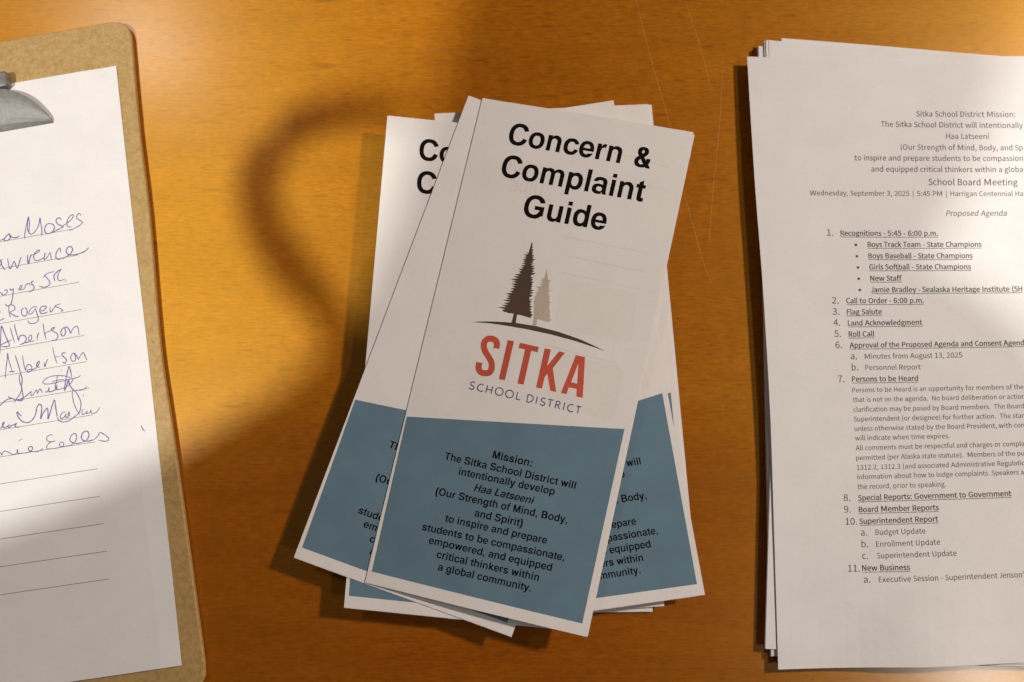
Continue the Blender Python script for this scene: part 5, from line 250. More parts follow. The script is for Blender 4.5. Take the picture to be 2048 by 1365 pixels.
SANS_BOOK = """space 226 
' 221 85,421 132,420 137,430 152,675 149,680 137,681 73,681 69,677 70,574
( 303 212,-174 264,-155 268,-148 201,-6 165,129 154,278 165,417 199,545 268,694 264,700 241,711 216,722 209,718 140,583 95,438 81,287 95,106 140,-38
) 303 84,-174 91,-174 98,-164 165,-34 208,110 224,276 208,438 163,585 93,719 86,722 71,714 40,700 36,694 102,550 138,418 149,284 134,113 99,-15 36,-148 40,-155
, 250 65,-169 74,-167 130,-132 149,-113 186,-60 201,12 194,65 172,97 139,112 114,111 96,107 74,87 63,54 73,22 91,5 130,-3 132,-7 124,-45 103,-74 93,-87 45,-117
- 306 39,212 267,212 267,279 39,279
. 252 118,-13 154,-8 165,-1 181,16 188,43 180,85 157,106 133,113 125,115 93,105 71,83 64,55 72,15 95,-7
0 507 247,-13 259,-13 364,22 384,50 440,139 464,315 438,512 366,621 260,657 252,658 177,634 144,623 137,616 68,511 44,333 68,135 142,23/251,59 190,85 145,173 130,333 145,475 189,560 256,587 319,560 362,475 378,315 360,168 318,85
1 507 78,-3 450,-2 448,69 316,72 316,634 312,647 248,647 206,628 107,598 109,544 226,541 226,74 222,70 78,69
2 507 38,-3 463,-2 463,67 459,73 275,73 177,67 305,198 386,315 401,339 426,440 431,472 408,566 341,634 322,639 234,658 155,647 88,612 35,563 38,555 85,513 126,550 175,578 226,586 288,572 330,528 343,464 308,342 211,211 38,50
3 507 227,-13 247,-13 351,8 429,72 459,168 439,251 388,307 321,338 380,371 418,419 436,496 410,583 340,639 239,659 165,649 101,620 48,579 96,526 138,557 180,577 234,587 292,575 331,539 344,487 327,427 271,386 162,368 160,306 164,300 282,285 346,242 367,176 351,117 304,74 231,59 170,69 116,96 69,132 22,77 77,30 138,1
4 507 309,-3 391,-2 392,171 481,174 483,242 479,246 392,248 391,645 296,647 252,584 16,234 14,178 20,174 306,173/114,246 263,462 311,545 306,247
5 507 226,-13 244,-13 345,11 418,75 432,93 461,213 433,328 359,396 257,419 219,415 161,396 177,570 427,573 429,643 423,647 150,647 100,647 96,643 76,343 123,313 204,348 239,350 307,333 353,283 370,203 350,127 300,77 231,59 167,68 110,96 67,129 23,74 75,30 140,0
6 507 268,-13 280,-13 371,11 445,88 471,197 450,299 445,314 382,380 286,403 225,393 174,367 136,334 157,475 221,562 302,587 341,580 372,565 409,538 457,586 456,595 414,628 368,649 301,659 285,655 174,623 86,515 77,483 49,301 78,128 159,21/275,56 206,78 193,94 158,146 137,251 138,259 178,303 225,329 249,333 269,336 334,318 371,272 385,200 368,120 331,73
7 507 179,-3 271,-2 291,221 296,238 349,410 466,594 467,643 461,647 144,647 43,646 43,573 362,570 262,405 203,222
8 507 246,-13 263,-13 371,10 441,69 468,155 450,235 410,289 359,325 396,364 431,423 444,485 423,570 359,634 261,657 162,636 95,576 72,495 83,429 116,378 157,339 107,303 62,247 56,235 40,165 69,67 144,8/252,53 186,67 143,103 120,167 131,223 164,272 207,308 237,297 293,272 356,227 381,157 365,103 330,71 317,64/298,355 226,387 180,423 173,432 154,490 169,546 203,578 228,583 260,590 314,577 354,531 366,482 359,435 335,390
9 507 201,-13 221,-13 334,21 426,141 462,351 432,517 348,626 232,658 133,631 64,557 43,473 38,439 61,333 126,264 221,241 266,247 282,251 333,277 373,309 349,168 290,83 208,59 173,64 142,77 99,108 51,56 52,50 101,14 149,-7/234,309 174,325 138,368 122,447 137,522 174,570 232,589 254,582 304,567 352,500 374,392 326,341 283,317
: 268 125,-13 164,-8 177,1 192,16 200,48 191,85 168,106 142,113 131,114 93,101 76,83 68,55 77,15 99,-6/127,341 169,348 192,371 200,402 191,439 168,461 140,468 99,460 76,437 68,408 77,368 99,347
A 579 2,-3 94,-2 162,192 167,194 410,194 479,-2 576,-3 576,10 458,330 342,643 335,647 239,646 0,2/190,265 285,568 312,496 386,266
B 544 82,-3 276,-4 394,17 480,83 510,187 496,261 450,318 390,346 434,376 465,424 475,485 466,518 446,581 374,631 266,647 81,645/166,68 164,304 268,305 345,294 358,290 389,269 410,253 427,192 407,121 351,81 266,68/166,374 164,576 254,577 319,569 334,565 361,546 379,533 393,477 377,420 326,385 247,374
C 533 308,-13 326,-13 394,-2 454,30 503,77 504,85 461,135 414,94 365,70 318,63 217,98 153,191 132,328 154,459 226,551 325,580 370,573 413,548 448,522 490,576 447,618 390,647 320,659 179,618 81,503 46,330 83,137 176,25
D 615 88,-3 256,-4 423,35 530,148 564,331 530,499 475,558 426,609 418,612 256,647 87,645/178,70 176,574 245,575 372,546 406,509 449,461 475,325 449,187 373,101 244,70
E 488 82,-3 441,-4 446,0 446,69 442,73 164,74 164,299 391,301 394,371 388,377 166,377 163,408 164,571 431,572 437,576 437,643 433,647 81,645
F 459 82,-3 164,-2 166,285 396,288 394,360 165,363 166,571 282,572 436,573 436,647 81,645
G 631 348,-13 386,-12 451,-2 512,22 565,61 566,333 560,337 341,336 341,264 480,262 481,101 450,80 408,67 370,63 245,95 170,184 143,322 171,461 217,515 250,551 363,580 424,572 471,549 507,521 556,576 511,617 447,647 360,659 200,618 90,503 51,327 90,139 197,25
H 623 84,-3 168,-2 168,296 172,300 454,299 455,0 460,-4 539,-2 540,614 537,647 455,645 454,378 172,377 168,381 168,645 83,645
I 252 85,-3 164,-4 169,0 167,646 89,647 83,643
J 319 132,-13 146,-13 213,14 252,85 257,119 265,184 265,643 259,647 203,645 203,525 203,192 194,119 172,77 136,64 109,70 87,91 61,135 19,91 49,31 90,-3
K 520 79,-3 158,-2 159,203 255,328 430,-2 518,-2 308,398 395,515 490,642 484,647 401,646 161,334 159,643 153,647 78,645
L 420 76,-3 395,-4 400,0 398,72 153,74 152,400 152,645 80,647 74,643
M 855 104,-3 191,-4 196,0 196,378 186,530 389,67 396,62 458,62 463,66 666,530 654,355 654,0 660,-4 750,-3 752,96 750,646 629,645 428,172 226,645 106,647 102,642
N 646 88,-3 165,-4 171,0 171,360 164,519 466,1 474,-4 557,-2 558,642 556,647 546,647 477,647 473,643 473,307 484,116 409,253 178,644 172,647 87,645
O 662 323,-13 361,-7 482,31 577,144 613,320 574,507 478,618 338,657 330,659 305,652 190,620 179,613 85,504 50,330 86,141 185,27/330,64 231,96 169,179 163,189 141,327 164,459 225,543 233,551 332,580 430,551 496,464 522,323 499,189 452,123 431,96
P 517 80,-3 161,-2 162,253 258,254 373,275 452,342 480,459 452,566 423,591 372,629 362,631 256,647 79,645/164,326 162,574 242,575 328,564 361,541 381,525 398,458 380,381 330,339 250,326
R 543 84,-3 168,-2 168,266 172,270 276,268 427,-2 520,-3 521,3 367,278 419,305 442,320 483,371 488,384 504,466 475,572 393,631 284,647 84,646/171,342 169,574 267,575 342,566 383,542 403,525 418,466 403,400 397,392 348,354 273,342
S 459 222,-13 240,-13 339,11 405,77 430,171 415,250 374,306 311,348 186,411 154,442 140,490 152,538 187,570 240,580 290,573 331,553 370,523 410,578 363,621 306,649 242,659 210,651 149,636 83,573 60,487 77,408 124,349 304,250 337,218 350,167 338,115 298,77 234,63 179,73 131,97 79,143 35,83 93,29 157,-3
T 487 205,-3 278,-4 283,0 284,570 460,572 466,576 463,647 283,647 27,647 21,643 23,573 203,570
U 642 312,-13 329,-13 442,11 528,103 558,261 558,643 553,647 477,647 473,642 473,269 453,146 398,82 329,65 319,64 246,82 194,143 173,263 173,643 167,647 89,647 83,643 83,266 116,99 199,11
V 567 231,-3 334,-4 341,0 569,645 478,647 471,643 300,130 288,93 284,94 100,645 -1,645
W 890 182,-3 298,-2 445,524 482,379 592,0 599,-4 712,-2 865,642 861,647 773,647 766,632 691,301 656,117 648,91 598,294 492,646 407,647 400,643 298,291 247,95 127,642 122,647 28,647 24,638 30,610
Y 487 200,-3 287,-2 288,248 491,643 485,647 397,645 261,360 247,333 244,334 92,645 2,647 -3,643 198,248
a 479 176,-13 242,-5 292,19 333,49 346,-3 413,-1 414,298 400,392 344,468 253,492 178,482 119,460 82,438 67,426 98,370 184,410 237,419 295,402 323,359 327,304 172,272 82,217 75,208 48,128 64,51 114,2/205,57 167,64 140,87 129,125 131,136 149,181 212,220 268,231 330,243 330,119 288,85 250,65
b 525 269,-13 288,-13 380,16 456,106 485,245 466,368 462,379 401,461 300,492 243,482 195,458 156,432 157,552 158,699 80,702 74,698 74,0 80,-4 140,-3 153,41 193,13 230,-5/259,61 199,79 159,107 159,354 201,389 241,410 278,418 292,414 347,397 379,347 388,327 397,240 381,146 336,83 272,61
c 423 247,-13 313,-5 360,14 403,50 366,106 317,73 299,65 262,59 189,82 145,139 140,154 125,243 142,328 192,395 262,418 301,410 349,379 358,382 393,430 393,435 357,465 323,481 259,492 150,463 68,370 41,232 68,101 145,14
d 525 228,-13 290,-5 335,17 371,48 383,-3 445,-4 451,0 451,698 445,702 367,700 366,599 370,443 335,468 296,485 240,492 144,462 72,377 67,360 43,243 65,103 131,16/248,61 185,82 147,136 142,147 129,242 147,335 192,395 250,415 261,419 295,413 331,397 365,370 366,127 328,87 296,69
e 498 272,-13 343,-8 397,10 441,33 442,40 415,90 407,92 345,64 303,57 287,57 209,77 154,133 134,216 457,218 464,266 446,355 439,386 374,464 266,492 159,463 76,373 45,242 75,104 162,14/133,280 155,355 205,405 268,421 329,405 346,385 370,357 383,280
f 305 99,-3 183,-4 189,0 189,406 293,409 297,413 295,480 189,482 189,550 197,602 220,632 253,642 317,630 331,670 337,694 335,699 252,714 162,693 112,637 97,560 97,482 28,474 29,410 97,406
g 471 218,-222 238,-222 354,-199 433,-139 461,-49 443,12 392,49 304,62 211,62 166,69 143,87 137,110 140,132 163,163 229,147 313,169 330,183 375,228 397,311 394,356 367,412 435,413 453,417 451,479 294,480 229,493 144,471 80,410 57,324 57,310 65,263 86,222 113,188 93,168 75,140 65,95 72,62 102,15 71,-12 48,-49 39,-94 68,-167 129,-207/232,-160 171,-150 133,-126 126,-118 113,-78 118,-54 129,-33 157,-4 254,-10 342,-17 369,-34 380,-68 362,-113 315,-147/227,210 184,223 151,258 137,319 151,380 182,414 230,427 275,414 300,388 309,377 321,319 309,263 303,254 275,223
h 525 78,-3 157,-4 162,0 163,344 203,383 237,404 285,415 335,403 364,362 374,294 374,-2 456,-3 458,304 451,352 443,406 398,466 390,472 315,492 252,482 202,455 160,419 162,699 78,701
i 229 76,-3 151,-4 157,0 155,480 79,481 74,477/109,573 145,580 163,600 170,629 162,659 143,677 123,682 111,684 86,676 68,658 63,635 69,598 87,579
j 239 20,-215 36,-215 110,-194 149,-141 163,-61 163,477 159,481 95,481 80,480 78,475 78,-55 73,-101 53,-135 23,-144 -25,-139 -40,-194 -38,-204/115,573 149,580 169,600 176,624 168,659 149,677 125,683 88,676 71,657 64,630 72,598 92,579
k 455 74,-3 153,-2 154,125 233,222 362,-2 449,-2 283,285 430,475 426,481 359,481 340,479 154,240 154,698 148,702 73,699
l 229 144,-13 191,-9 198,-1 188,56 162,63 152,93 152,696 148,702 125,702 74,702 70,698 70,98 79,35 105,-1
m 799 77,-3 161,-2 161,342 202,384 242,408 274,415 321,403 352,360 360,293 362,-3 444,-2 445,342 487,385 527,408 561,415 605,403 635,363 643,299 643,101 644,-2 724,-4 729,0 729,306 713,406 665,471 586,492 530,482 477,450 431,405 405,449 357,482 297,492 247,482 197,453 159,417 145,480 79,481 75,475
n 525 77,-3 161,-2 161,342 202,383 245,408 287,415 333,403 363,360 371,298 372,-2 455,-2 456,138 456,307 443,397 438,411 394,470 313,492 253,482 199,453 157,417 145,480 77,480
o 527 257,-13 271,-13 375,16 443,88 455,104 486,239 452,378 373,463 271,491 261,492 155,463 91,395 72,371 43,243 75,99 155,14/263,59 194,82 151,139 131,239 151,338 194,395 265,418 333,396 376,340 382,330 398,237 381,146 338,86 330,80
p 525 76,-204 158,-203 156,35 193,11 235,-8 281,-15 380,16 454,105 484,247 462,377 424,430 398,463 297,493 243,483 192,457 153,429 144,479 75,477/256,61 235,64 200,79 159,108 159,353 199,388 240,410 278,418 294,413 347,397 384,338 396,237 379,145 336,85 272,61
q 525 368,-204 445,-205 451,-201 450,477 384,479 375,440 339,465 296,486 247,493 147,463 139,455 70,373 43,245 66,101 133,15 234,-15 288,-6 335,18 370,45/248,61 186,81 145,138 129,242 147,335 192,396 249,415 271,417 298,412 330,398 365,370 366,125 331,89 299,71 280,64
r 349 81,-3 168,-2 169,306 204,368 251,405 288,414 333,406 339,411 352,480 302,492 285,489 239,477 197,446 165,403 152,479 80,478
s 391 181,-13 203,-13 289,6 344,58 364,130 341,205 289,249 174,299 142,323 129,359 137,389 163,413 208,423 243,419 312,382 350,437 312,465 264,485 211,492 187,488 121,474 71,429 49,352 68,287 109,251 121,241 230,192 269,164 283,125 275,91 246,64 187,55 152,61 133,69 105,81 64,111 25,55 73,18 133,-7
t 335 225,-13 317,1 324,3 326,10 309,69 251,58 224,63 209,67 187,98 180,146 180,407 309,410 311,475 306,479 182,480 180,530 179,612 108,613 97,482 22,475 20,413 24,409 92,407 92,151 106,63 150,6
u 525 210,-13 279,-3 326,24 367,65 380,-3 449,-1 450,475 444,479 367,479 365,143 334,107 284,70 244,62 193,74 175,97 163,115 155,183 155,475 150,479 71,479 69,178 84,75 135,7
v 452 180,-3 277,-2 443,478 359,478 240,106 229,74 225,77 98,477 91,481 9,478
w 715 158,-3 256,-2 357,384 459,-2 563,-2 695,475 691,481 613,480 518,106 512,80 507,90 400,480 317,478 210,80 183,202 111,477 104,481 24,480 22,472 27,453
x 433 11,-3 99,-2 210,191 331,-3 423,-2 269,242 403,463 411,475 407,481 323,480 223,299 113,480 23,479 164,248 10,2
y 453 77,-208 94,-208 169,-186 226,-129 235,-112 275,-19 444,476 438,480 361,477 240,85 227,112 98,477 9,477 197,-1 163,-88 129,-122 85,-136 49,-129 44,-132 30,-196
z 395 27,-3 373,-2 371,67 133,70 362,426 366,446 366,477 362,481 53,479 55,409 259,406 27,46
| 460 200,-248 255,-249 260,-245 258,739 204,740 198,736
í 229 75,-3 151,-4 157,0 155,480 79,481 73,477/101,560 137,592 250,710 249,717 204,761 194,769 187,763 61,606 62,598"""


# ------------------------------------------------------------------ helpers
def tag(o, label=None, cat=None, group=None, kind=None):
    if label: o["label"] = label
    if cat: o["category"] = cat
    if group: o["group"] = group
    if kind: o["kind"] = kind
    return o

def empty(name, loc, label, cat, group=None):
    o = bpy.data.objects.new(name, None)
    o.empty_display_size = 0.01
    o.location = loc
    COL.objects.link(o)
    return tag(o, label, cat, group)

def obj(name, verts, faces, mat, parent=None, smooth=False):
    me = bpy.data.meshes.new(name)
    off = Vector(parent_origin(parent))
    me.from_pydata([tuple(Vector(v) - off) for v in verts], [], faces)
    me.materials.append(mat)
    if smooth:
        for p in me.polygons: p.use_smooth = True
    me.update()
    o = bpy.data.objects.new(name, me)
    COL.objects.link(o)
    if parent is not None: o.parent = parent
    return o

def parent_origin(p):
    v = Vector((0, 0, 0))
    while p is not None:
        v += p.location
        p = p.parent
    return v

class MB:
    def __init__(self): self.v = []; self.f = []
    def add(self, vs, fs):
        n = len(self.v); self.v += list(vs); self.f += [tuple(i + n for i in f) for f in fs]

def spline(P, k=6):
    P = [Vector(p) for p in P]
    out = []
    n = len(P)
    for i in range(n - 1):
        p0 = P[max(i - 1, 0)]; p1 = P[i]; p2 = P[i + 1]; p3 = P[min(i + 2, n - 1)]
        for j in range(k):
            t = j / k
            out.append(0.5 * (2 * p1 + (p2 - p0) * t + (2 * p0 - 5 * p1 + 4 * p2 - p3) * t * t + (3 * p1 - p0 - 3 * p2 + p3) * t ** 3))
    out.append(P[-1].copy())
    return out

def sample_line(P, t):
    # point at fraction t of a polyline, by its second coordinate spacing
    L = [0.0]
    for a, b in zip(P, P[1:]): L.append(L[-1] + (Vector(b) - Vector(a)).length)
    s = t * L[-1]
    for i in range(len(P) - 1):
        if s <= L[i + 1] or i == len(P) - 2:
            k = (s - L[i]) / max(L[i + 1] - L[i], 1e-9)
            return Vector(P[i]).lerp(Vector(P[i + 1]), k)

# ------------------------------------------------------------------ lettering
def load_font(txt):
    F = {}
    for line in txt.split("\n"):
        a = line.split(" ", 2)
        ch = ' ' if a[0] == 'space' else a[0]
        polys = []
        if len(a) > 2 and a[2].strip():
            for c in a[2].split("/"):
                polys.append([tuple(float(q) for q in p.split(",")) for p in c.split(" ")])
        F[ch] = (float(a[1]), polys)
    return F

FONT = {'bold': load_font(SANS_BOLD), 'book': load_font(SANS_BOOK), 'heavy': load_font(SANS_HEAVY)}

GLYPH = {}
def glyph_fill(font, ch):
    """flat fill of one letter (font units), filled once and reused"""
    if (font, ch) not in GLYPH:
        polys = FONT[font][ch][1]
        GLYPH[(font, ch)] = fill([[(x, -y) for x, y in P] for P in polys]) if polys else ([], [])
    return GLYPH[(font, ch)]

def set_line(font, text, x0, y0, x1, y1, slant=0.0, em=None, mirror=False):
    """one line of type set from (x0,y0) to (x1,y1) on the page, y downwards: flat vertices and faces"""
    F = FONT[font]
    pen = 0.0; V = []; Fc = []
    for ch in text:
        vs, fs = glyph_fill(font, ch)
        n = len(V)
        V += [(pen + x - slant * y, -y) for x, y in vs]
        Fc += [tuple(i + n for i in f) for f in fs]
        pen += F[ch][0]
    if x1 is None:
        s = em / 1000.0; d = Vector((1.0, 0.0)); lo = 0.0
    else:
        lo = min(x for x, y in V); hi = max(x for x, y in V)
        v = Vector((x1 - x0, y1 - y0)); s = v.length / (hi - lo); d = v.normalized()
    up = Vector((d.y, -d.x))
    sg = -1.0 if mirror else 1.0
    out = [tuple(Vector((x0, y0)) + d * (x - lo) * s * sg + up * y * s) for x, y in V]
    return out, Fc

def fill(contours):
    """triangulated flat fill of closed contours; returns 2-d vertices and faces"""
    cu = bpy.data.curves.new("outline", 'CURVE')
    cu.dimensions = '2D'
    cu.fill_mode = 'FRONT'
    for P in contours:
        sp = cu.splines.new('POLY')
        sp.points.add(len(P) - 1)
        for q, (x, y) in zip(sp.points, P): q.co = (x, -y, 0, 1)
        sp.use_cyclic_u = True
    o = bpy.data.objects.new("outline", cu)
    COL.objects.link(o)
    dg = bpy.context.evaluated_depsgraph_get()
    me = o.evaluated_get(dg).to_mesh()
    vs = [(v.co.x, -v.co.y) for v in me.vertices]
    fs = [tuple(p.vertices) for p in me.polygons]
    o.evaluated_get(dg).to_mesh_clear()
    bpy.data.objects.remove(o); bpy.data.curves.remove(cu)
    return vs, fs

def ink(name, pieces, page, lift, mat, parent):
    """pieces: flat (vertices, faces) groups printed on the page surface"""
    m = MB()
    for vs, fs in pieces:
        m.add([page(x, y, lift) for x, y in vs], fs)
    return obj(name, m.v, m.f, mat, parent)

def stroke_ribbon(m, P, width, page, lift, k=5, grow=0.0, taper=False):
    Q = spline(P, k) if len(P) > 2 else [Vector(p) for p in P]
    n = len(Q); vs = []
    for i, q in enumerate(Q):
        t = Q[min(i + 1, n - 1)] - Q[max(i - 1, 0)]
        if t.length < 1e-9: t = Vector((1, 0))
        t.normalize(); nn = Vector((-t.y, t.x))
        w = width * 0.5
        if taper:
            w *= 0.55 + 0.45 * min(1.0, min(i, n - 1 - i) / 4.0) + 0.12 * math.sin(i * 0.9)
        z = lift + grow * i / max(n - 1, 1)
        a = q + nn * w; b = q - nn * w
        vs += [page(a.x, a.y, z), page(b.x, b.y, z)]
    m.add(vs, [(2 * i, 2 * i + 1, 2 * i + 3, 2 * i + 2) for i in range(n - 1)])

def slab(name, fn, nu, nv, thick, mat, parent):
    """a sheet: fn(i/nu, j/nv) gives the upper surface point; real thickness below it"""
    v = []; f = []
    for side in (0, 1):
        for j in range(nv + 1):
            for i in range(nu + 1):
                p = Vector(fn(i / nu, j / nv))
                if side: p.z -= thick
                v.append(p)
    N = (nu + 1) * (nv + 1)
    ix = lambda i, j, s: s * N + j * (nu + 1) + i
    for j in range(nv):
        for i in range(nu):
            f.append((ix(i, j, 0), ix(i, j + 1, 0), ix(i + 1, j + 1, 0), ix(i + 1, j, 0)))
            f.append((ix(i, j, 1), ix(i + 1, j, 1), ix(i + 1, j + 1, 1), ix(i, j + 1, 1)))
    for i in range(nu):
        f.append((ix(i, 0, 0), ix(i + 1, 0, 0), ix(i + 1, 0, 1), ix(i, 0, 1)))
        f.append((ix(i, nv, 0), ix(i, nv, 1), ix(i + 1, nv, 1), ix(i + 1, nv, 0)))
    for j in range(nv):
        f.append((ix(0, j, 0), ix(0, j, 1), ix(0, j + 1, 1), ix(0, j + 1, 0)))
        f.append((ix(nu, j, 0), ix(nu, j + 1, 0), ix(nu, j + 1, 1), ix(nu, j, 1)))
    return obj(name, v, f, mat, parent)

# ------------------------------------------------------------------ materials
def new_mat(name):
    m = bpy.data.materials.new(name); m.use_nodes = True
    nt = m.node_tree
    return m, nt, nt.nodes["Principled BSDF"]

def simple(name, col, rough=0.6, metal=0.0, spec=0.5):
    m, nt, b = new_mat(name)
    b.inputs["Base Color"].default_value = (*col, 1)
    b.inputs["Roughness"].default_value = rough
    b.inputs["Metallic"].default_value = metal
    b.inputs["Specular IOR Level"].default_value = spec
    return m

def mapping(nt, scale):
    tc = nt.nodes.new("ShaderNodeTexCoord"); mp = nt.nodes.new("ShaderNodeMapping")
    mp.inputs["Scale"].default_value = scale
    nt.links.new(tc.outputs["Object"], mp.inputs["Vector"])
    return mp

def noise(nt, vec, scale, detail=4.0, rough=0.55, dist=0.0):
    n = nt.nodes.new("ShaderNodeTexNoise")
    n.inputs["Scale"].default_value = scale
    n.inputs["Detail"].default_value = detail
    n.inputs["Roughness"].default_value = rough
    n.inputs["Distortion"].default_value = dist
    nt.links.new(vec.outputs[0], n.inputs["Vector"])
    return n

def ramp(nt, src, stops):
    r = nt.nodes.new("ShaderNodeValToRGB")
    e = r.color_ramp.elements
    while len(e) < len(stops): e.new(0.5)
    for q, (p, c) in zip(e, stops):
        q.position = p; q.color = (*c, 1) if len(c) == 3 else c
    nt.links.new(src, r.inputs["Fac"])
    return r

def mix(nt, mode, fac, a, b):
    n = nt.nodes.new("ShaderNodeMix"); n.data_type = 'RGBA'; n.blend_type = mode
    if isinstance(fac, float): n.inputs[0].default_value = fac
    else: nt.links.new(fac, n.inputs[0])
    for k, s in ((6, a), (7, b)):
        if isinstance(s, tuple): n.inputs[k].default_value = (*s, 1)
        else: nt.links.new(s, n.inputs[k])
    return n.outputs[2]

def bump(nt, b, h, strength, dist):
    n = nt.nodes.new("ShaderNodeBump")
    n.inputs["Strength"].default_value = strength
    n.inputs["Distance"].default_value = dist
    nt.links.new(h, n.inputs["Height"])
    nt.links.new(n.outputs[0], b.inputs["Normal"])

def paper_mat(name, col, var=0.025):
    m, nt, b = new_mat(name)
    mp = mapping(nt, (1, 1, 1))
    n1 = noise(nt, mp, 55.0, 3.0); n2 = noise(nt, mp, 900.0, 2.0)
    lo = tuple(c * (1 - var) for c in col); hi = tuple(min(1, c * (1 + var)) for c in col)
    r = ramp(nt, n1.outputs[0], [(0.3, lo), (0.7, hi)])
    r2 = ramp(nt, n2.outputs[0], [(0.3, (0.965, 0.965, 0.965)), (0.7, (1, 1, 1))])
    nt.links.new(mix(nt, 'MULTIPLY', 1.0, r.outputs[0], r2.outputs[0]), b.inputs["Base Color"])
    b.inputs["Roughness"].default_value = 0.78
    b.inputs["Specular IOR Level"].default_value = 0.25
    bump(nt, b, n2.outputs[0], 0.10, 0.0002)
    return m

PAPER = paper_mat("office_paper", (0.795, 0.788, 0.785))
COVER = paper_mat("cover_paper", (0.80, 0.775, 0.755))
BLUE = paper_mat("blue_ink", (0.130, 0.222, 0.290), 0.07)
BLACK = simple("black_toner", (0.006, 0.005, 0.005), 0.8, 0.0, 0.08)
GREYTONER = simple("grey_toner", (0.045, 0.044, 0.046), 0.6)
BOLDTONER = simple("dark_toner", (0.022, 0.021, 0.024), 0.6)
BROWN = paper_mat("brown_ink", (0.085, 0.052, 0.036), 0.12)
BEIGE = paper_mat("beige_ink", (0.50, 0.42, 0.345), 0.08)
RED = paper_mat("red_ink", (0.56, 0.098, 0.055), 0.10)
NAVY = simple("navy_ink", (0.065, 0.085, 0.20), 0.7)
PEN = simple("violet_pen_ink", (0.135, 0.10, 0.32), 0.6)
RULE = simple("grey_rule_ink", (0.16, 0.15, 0.15), 0.7)
GHOST = paper_mat("show_through_print", (0.755, 0.727, 0.70), 0.03)
GHOST2 = paper_mat("show_through_box", (0.775, 0.748, 0.718), 0.03)

def wood_mat():
    m, nt, b = new_mat("honey_maple")
    mp = mapping(nt, (1, 1, 1))
    wide = noise(nt, mapping(nt, (1.6, 9.0, 1)), 5.0, 4.0, 0.6, 0.6)
    grain = noise(nt, mapping(nt, (26.0, 300.0, 1)), 3.0, 6.0, 0.65, 0.4)
    fibre = noise(nt, mapping(nt, (125.0, 760.0, 1)), 1.5, 5.0, 0.72)
    curl = noise(nt, mapping(nt, (130.0, 40.0, 1)), 1.6, 3.0, 0.55, 0.8)
    base = ramp(nt, wide.outputs[0], [(0.25, (0.335, 0.093, 0.0025)), (0.5, (0.39, 0.116, 0.0034)), (0.75, (0.445, 0.140, 0.0046))])
    g = ramp(nt, grain.outputs[0], [(0.28, (0.90, 0.86, 0.80)), (0.5, (0.98, 0.97, 0.96)), (0.72, (1.03, 1.05, 1.08))])
    f = ramp(nt, fibre.outputs[0], [(0.33, (0.68, 0.60, 0.50)), (0.5, (0.97, 0.96, 0.95)), (0.67, (1.16, 1.20, 1.28))])
    c = ramp(nt, curl.outputs[0], [(0.3, (0.93, 0.92, 0.90)), (0.7, (1.04, 1.05, 1.06))])
    x = mix(nt, 'MULTIPLY', 1.0, base.outputs[0], g.outputs[0])
    x = mix(nt, 'MULTIPLY', 1.0, x, f.outputs[0])
    x = mix(nt, 'MULTIPLY', 1.0, x, c.outputs[0])
    # glued-up boards of different tone, the lower also darkened as painted-in shade, the joint running along the grain
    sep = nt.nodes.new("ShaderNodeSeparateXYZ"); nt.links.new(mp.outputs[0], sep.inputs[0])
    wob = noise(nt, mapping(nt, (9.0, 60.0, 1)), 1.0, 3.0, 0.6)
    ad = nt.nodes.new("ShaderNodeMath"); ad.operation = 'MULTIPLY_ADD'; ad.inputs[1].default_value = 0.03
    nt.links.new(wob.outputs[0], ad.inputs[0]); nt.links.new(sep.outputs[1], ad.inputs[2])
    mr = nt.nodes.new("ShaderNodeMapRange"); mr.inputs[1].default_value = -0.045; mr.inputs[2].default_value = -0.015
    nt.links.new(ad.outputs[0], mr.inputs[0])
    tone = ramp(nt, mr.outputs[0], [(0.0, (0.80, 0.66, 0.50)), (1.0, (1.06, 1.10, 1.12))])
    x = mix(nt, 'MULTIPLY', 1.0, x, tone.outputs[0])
    # short dark mineral flecks and long darker growth lines
    fl = noise(nt, mapping(nt, (26.0, 190.0, 1)), 1.0, 2.0, 0.5)
    flr = ramp(nt, fl.outputs[0], [(0.675, (0, 0, 0)), (0.75, (0.8, 0.8, 0.8))])
    x = mix(nt, 'MIX', flr.outputs[0], x, (0.20, 0.050, 0.003))
    po = noise(nt, mapping(nt, (95.0, 620.0, 1)), 1.0, 1.0, 0.4)
    por = ramp(nt, po.outputs[0], [(0.66, (0, 0, 0)), (0.74, (0.55, 0.55, 0.55))])
    x = mix(nt, 'MIX', por.outputs[0], x, (0.17, 0.042, 0.004))
    ln = noise(nt, mapping(nt, (1.2, 34.0, 1)), 2.0, 3.0, 0.5, 1.2)
    lr = ramp(nt, ln.outputs[0], [(0.485, (0, 0, 0)), (0.5, (0.42, 0.42, 0.42)), (0.515, (0, 0, 0))])
    x = mix(nt, 'MIX', lr.outputs[0], x, (0.30, 0.095, 0.012))
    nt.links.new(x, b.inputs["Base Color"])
    b.inputs["Roughness"].default_value = 0.52
    b.inputs["Specular IOR Level"].default_value = 1.0
    b.inputs["IOR"].default_value = 1.75
    # the fibres run along x, so the sheen of the wood is drawn out across them
    b.inputs["Anisotropic"].default_value = 0.85
    b.inputs["Anisotropic Rotation"].default_value = 0.25
    tg = nt.nodes.new("ShaderNodeCombineXYZ"); tg.inputs[0].default_value = 1.0
    nt.links.new(tg.outputs[0], b.inputs["Tangent"])
    b.inputs["Specular Tint"].default_value = (1.0, 0.65, 0.07, 1)
    b.inputs["Coat Weight"].default_value = 0.65
    b.inputs["Coat Roughness"].default_value = 0.20
    bump(nt, b, fibre.outputs[0], 0.16, 0.0002)
    return m

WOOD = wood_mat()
SCRATCH_M = simple("scratched_varnish", (0.60, 0.30, 0.08), 0.45)

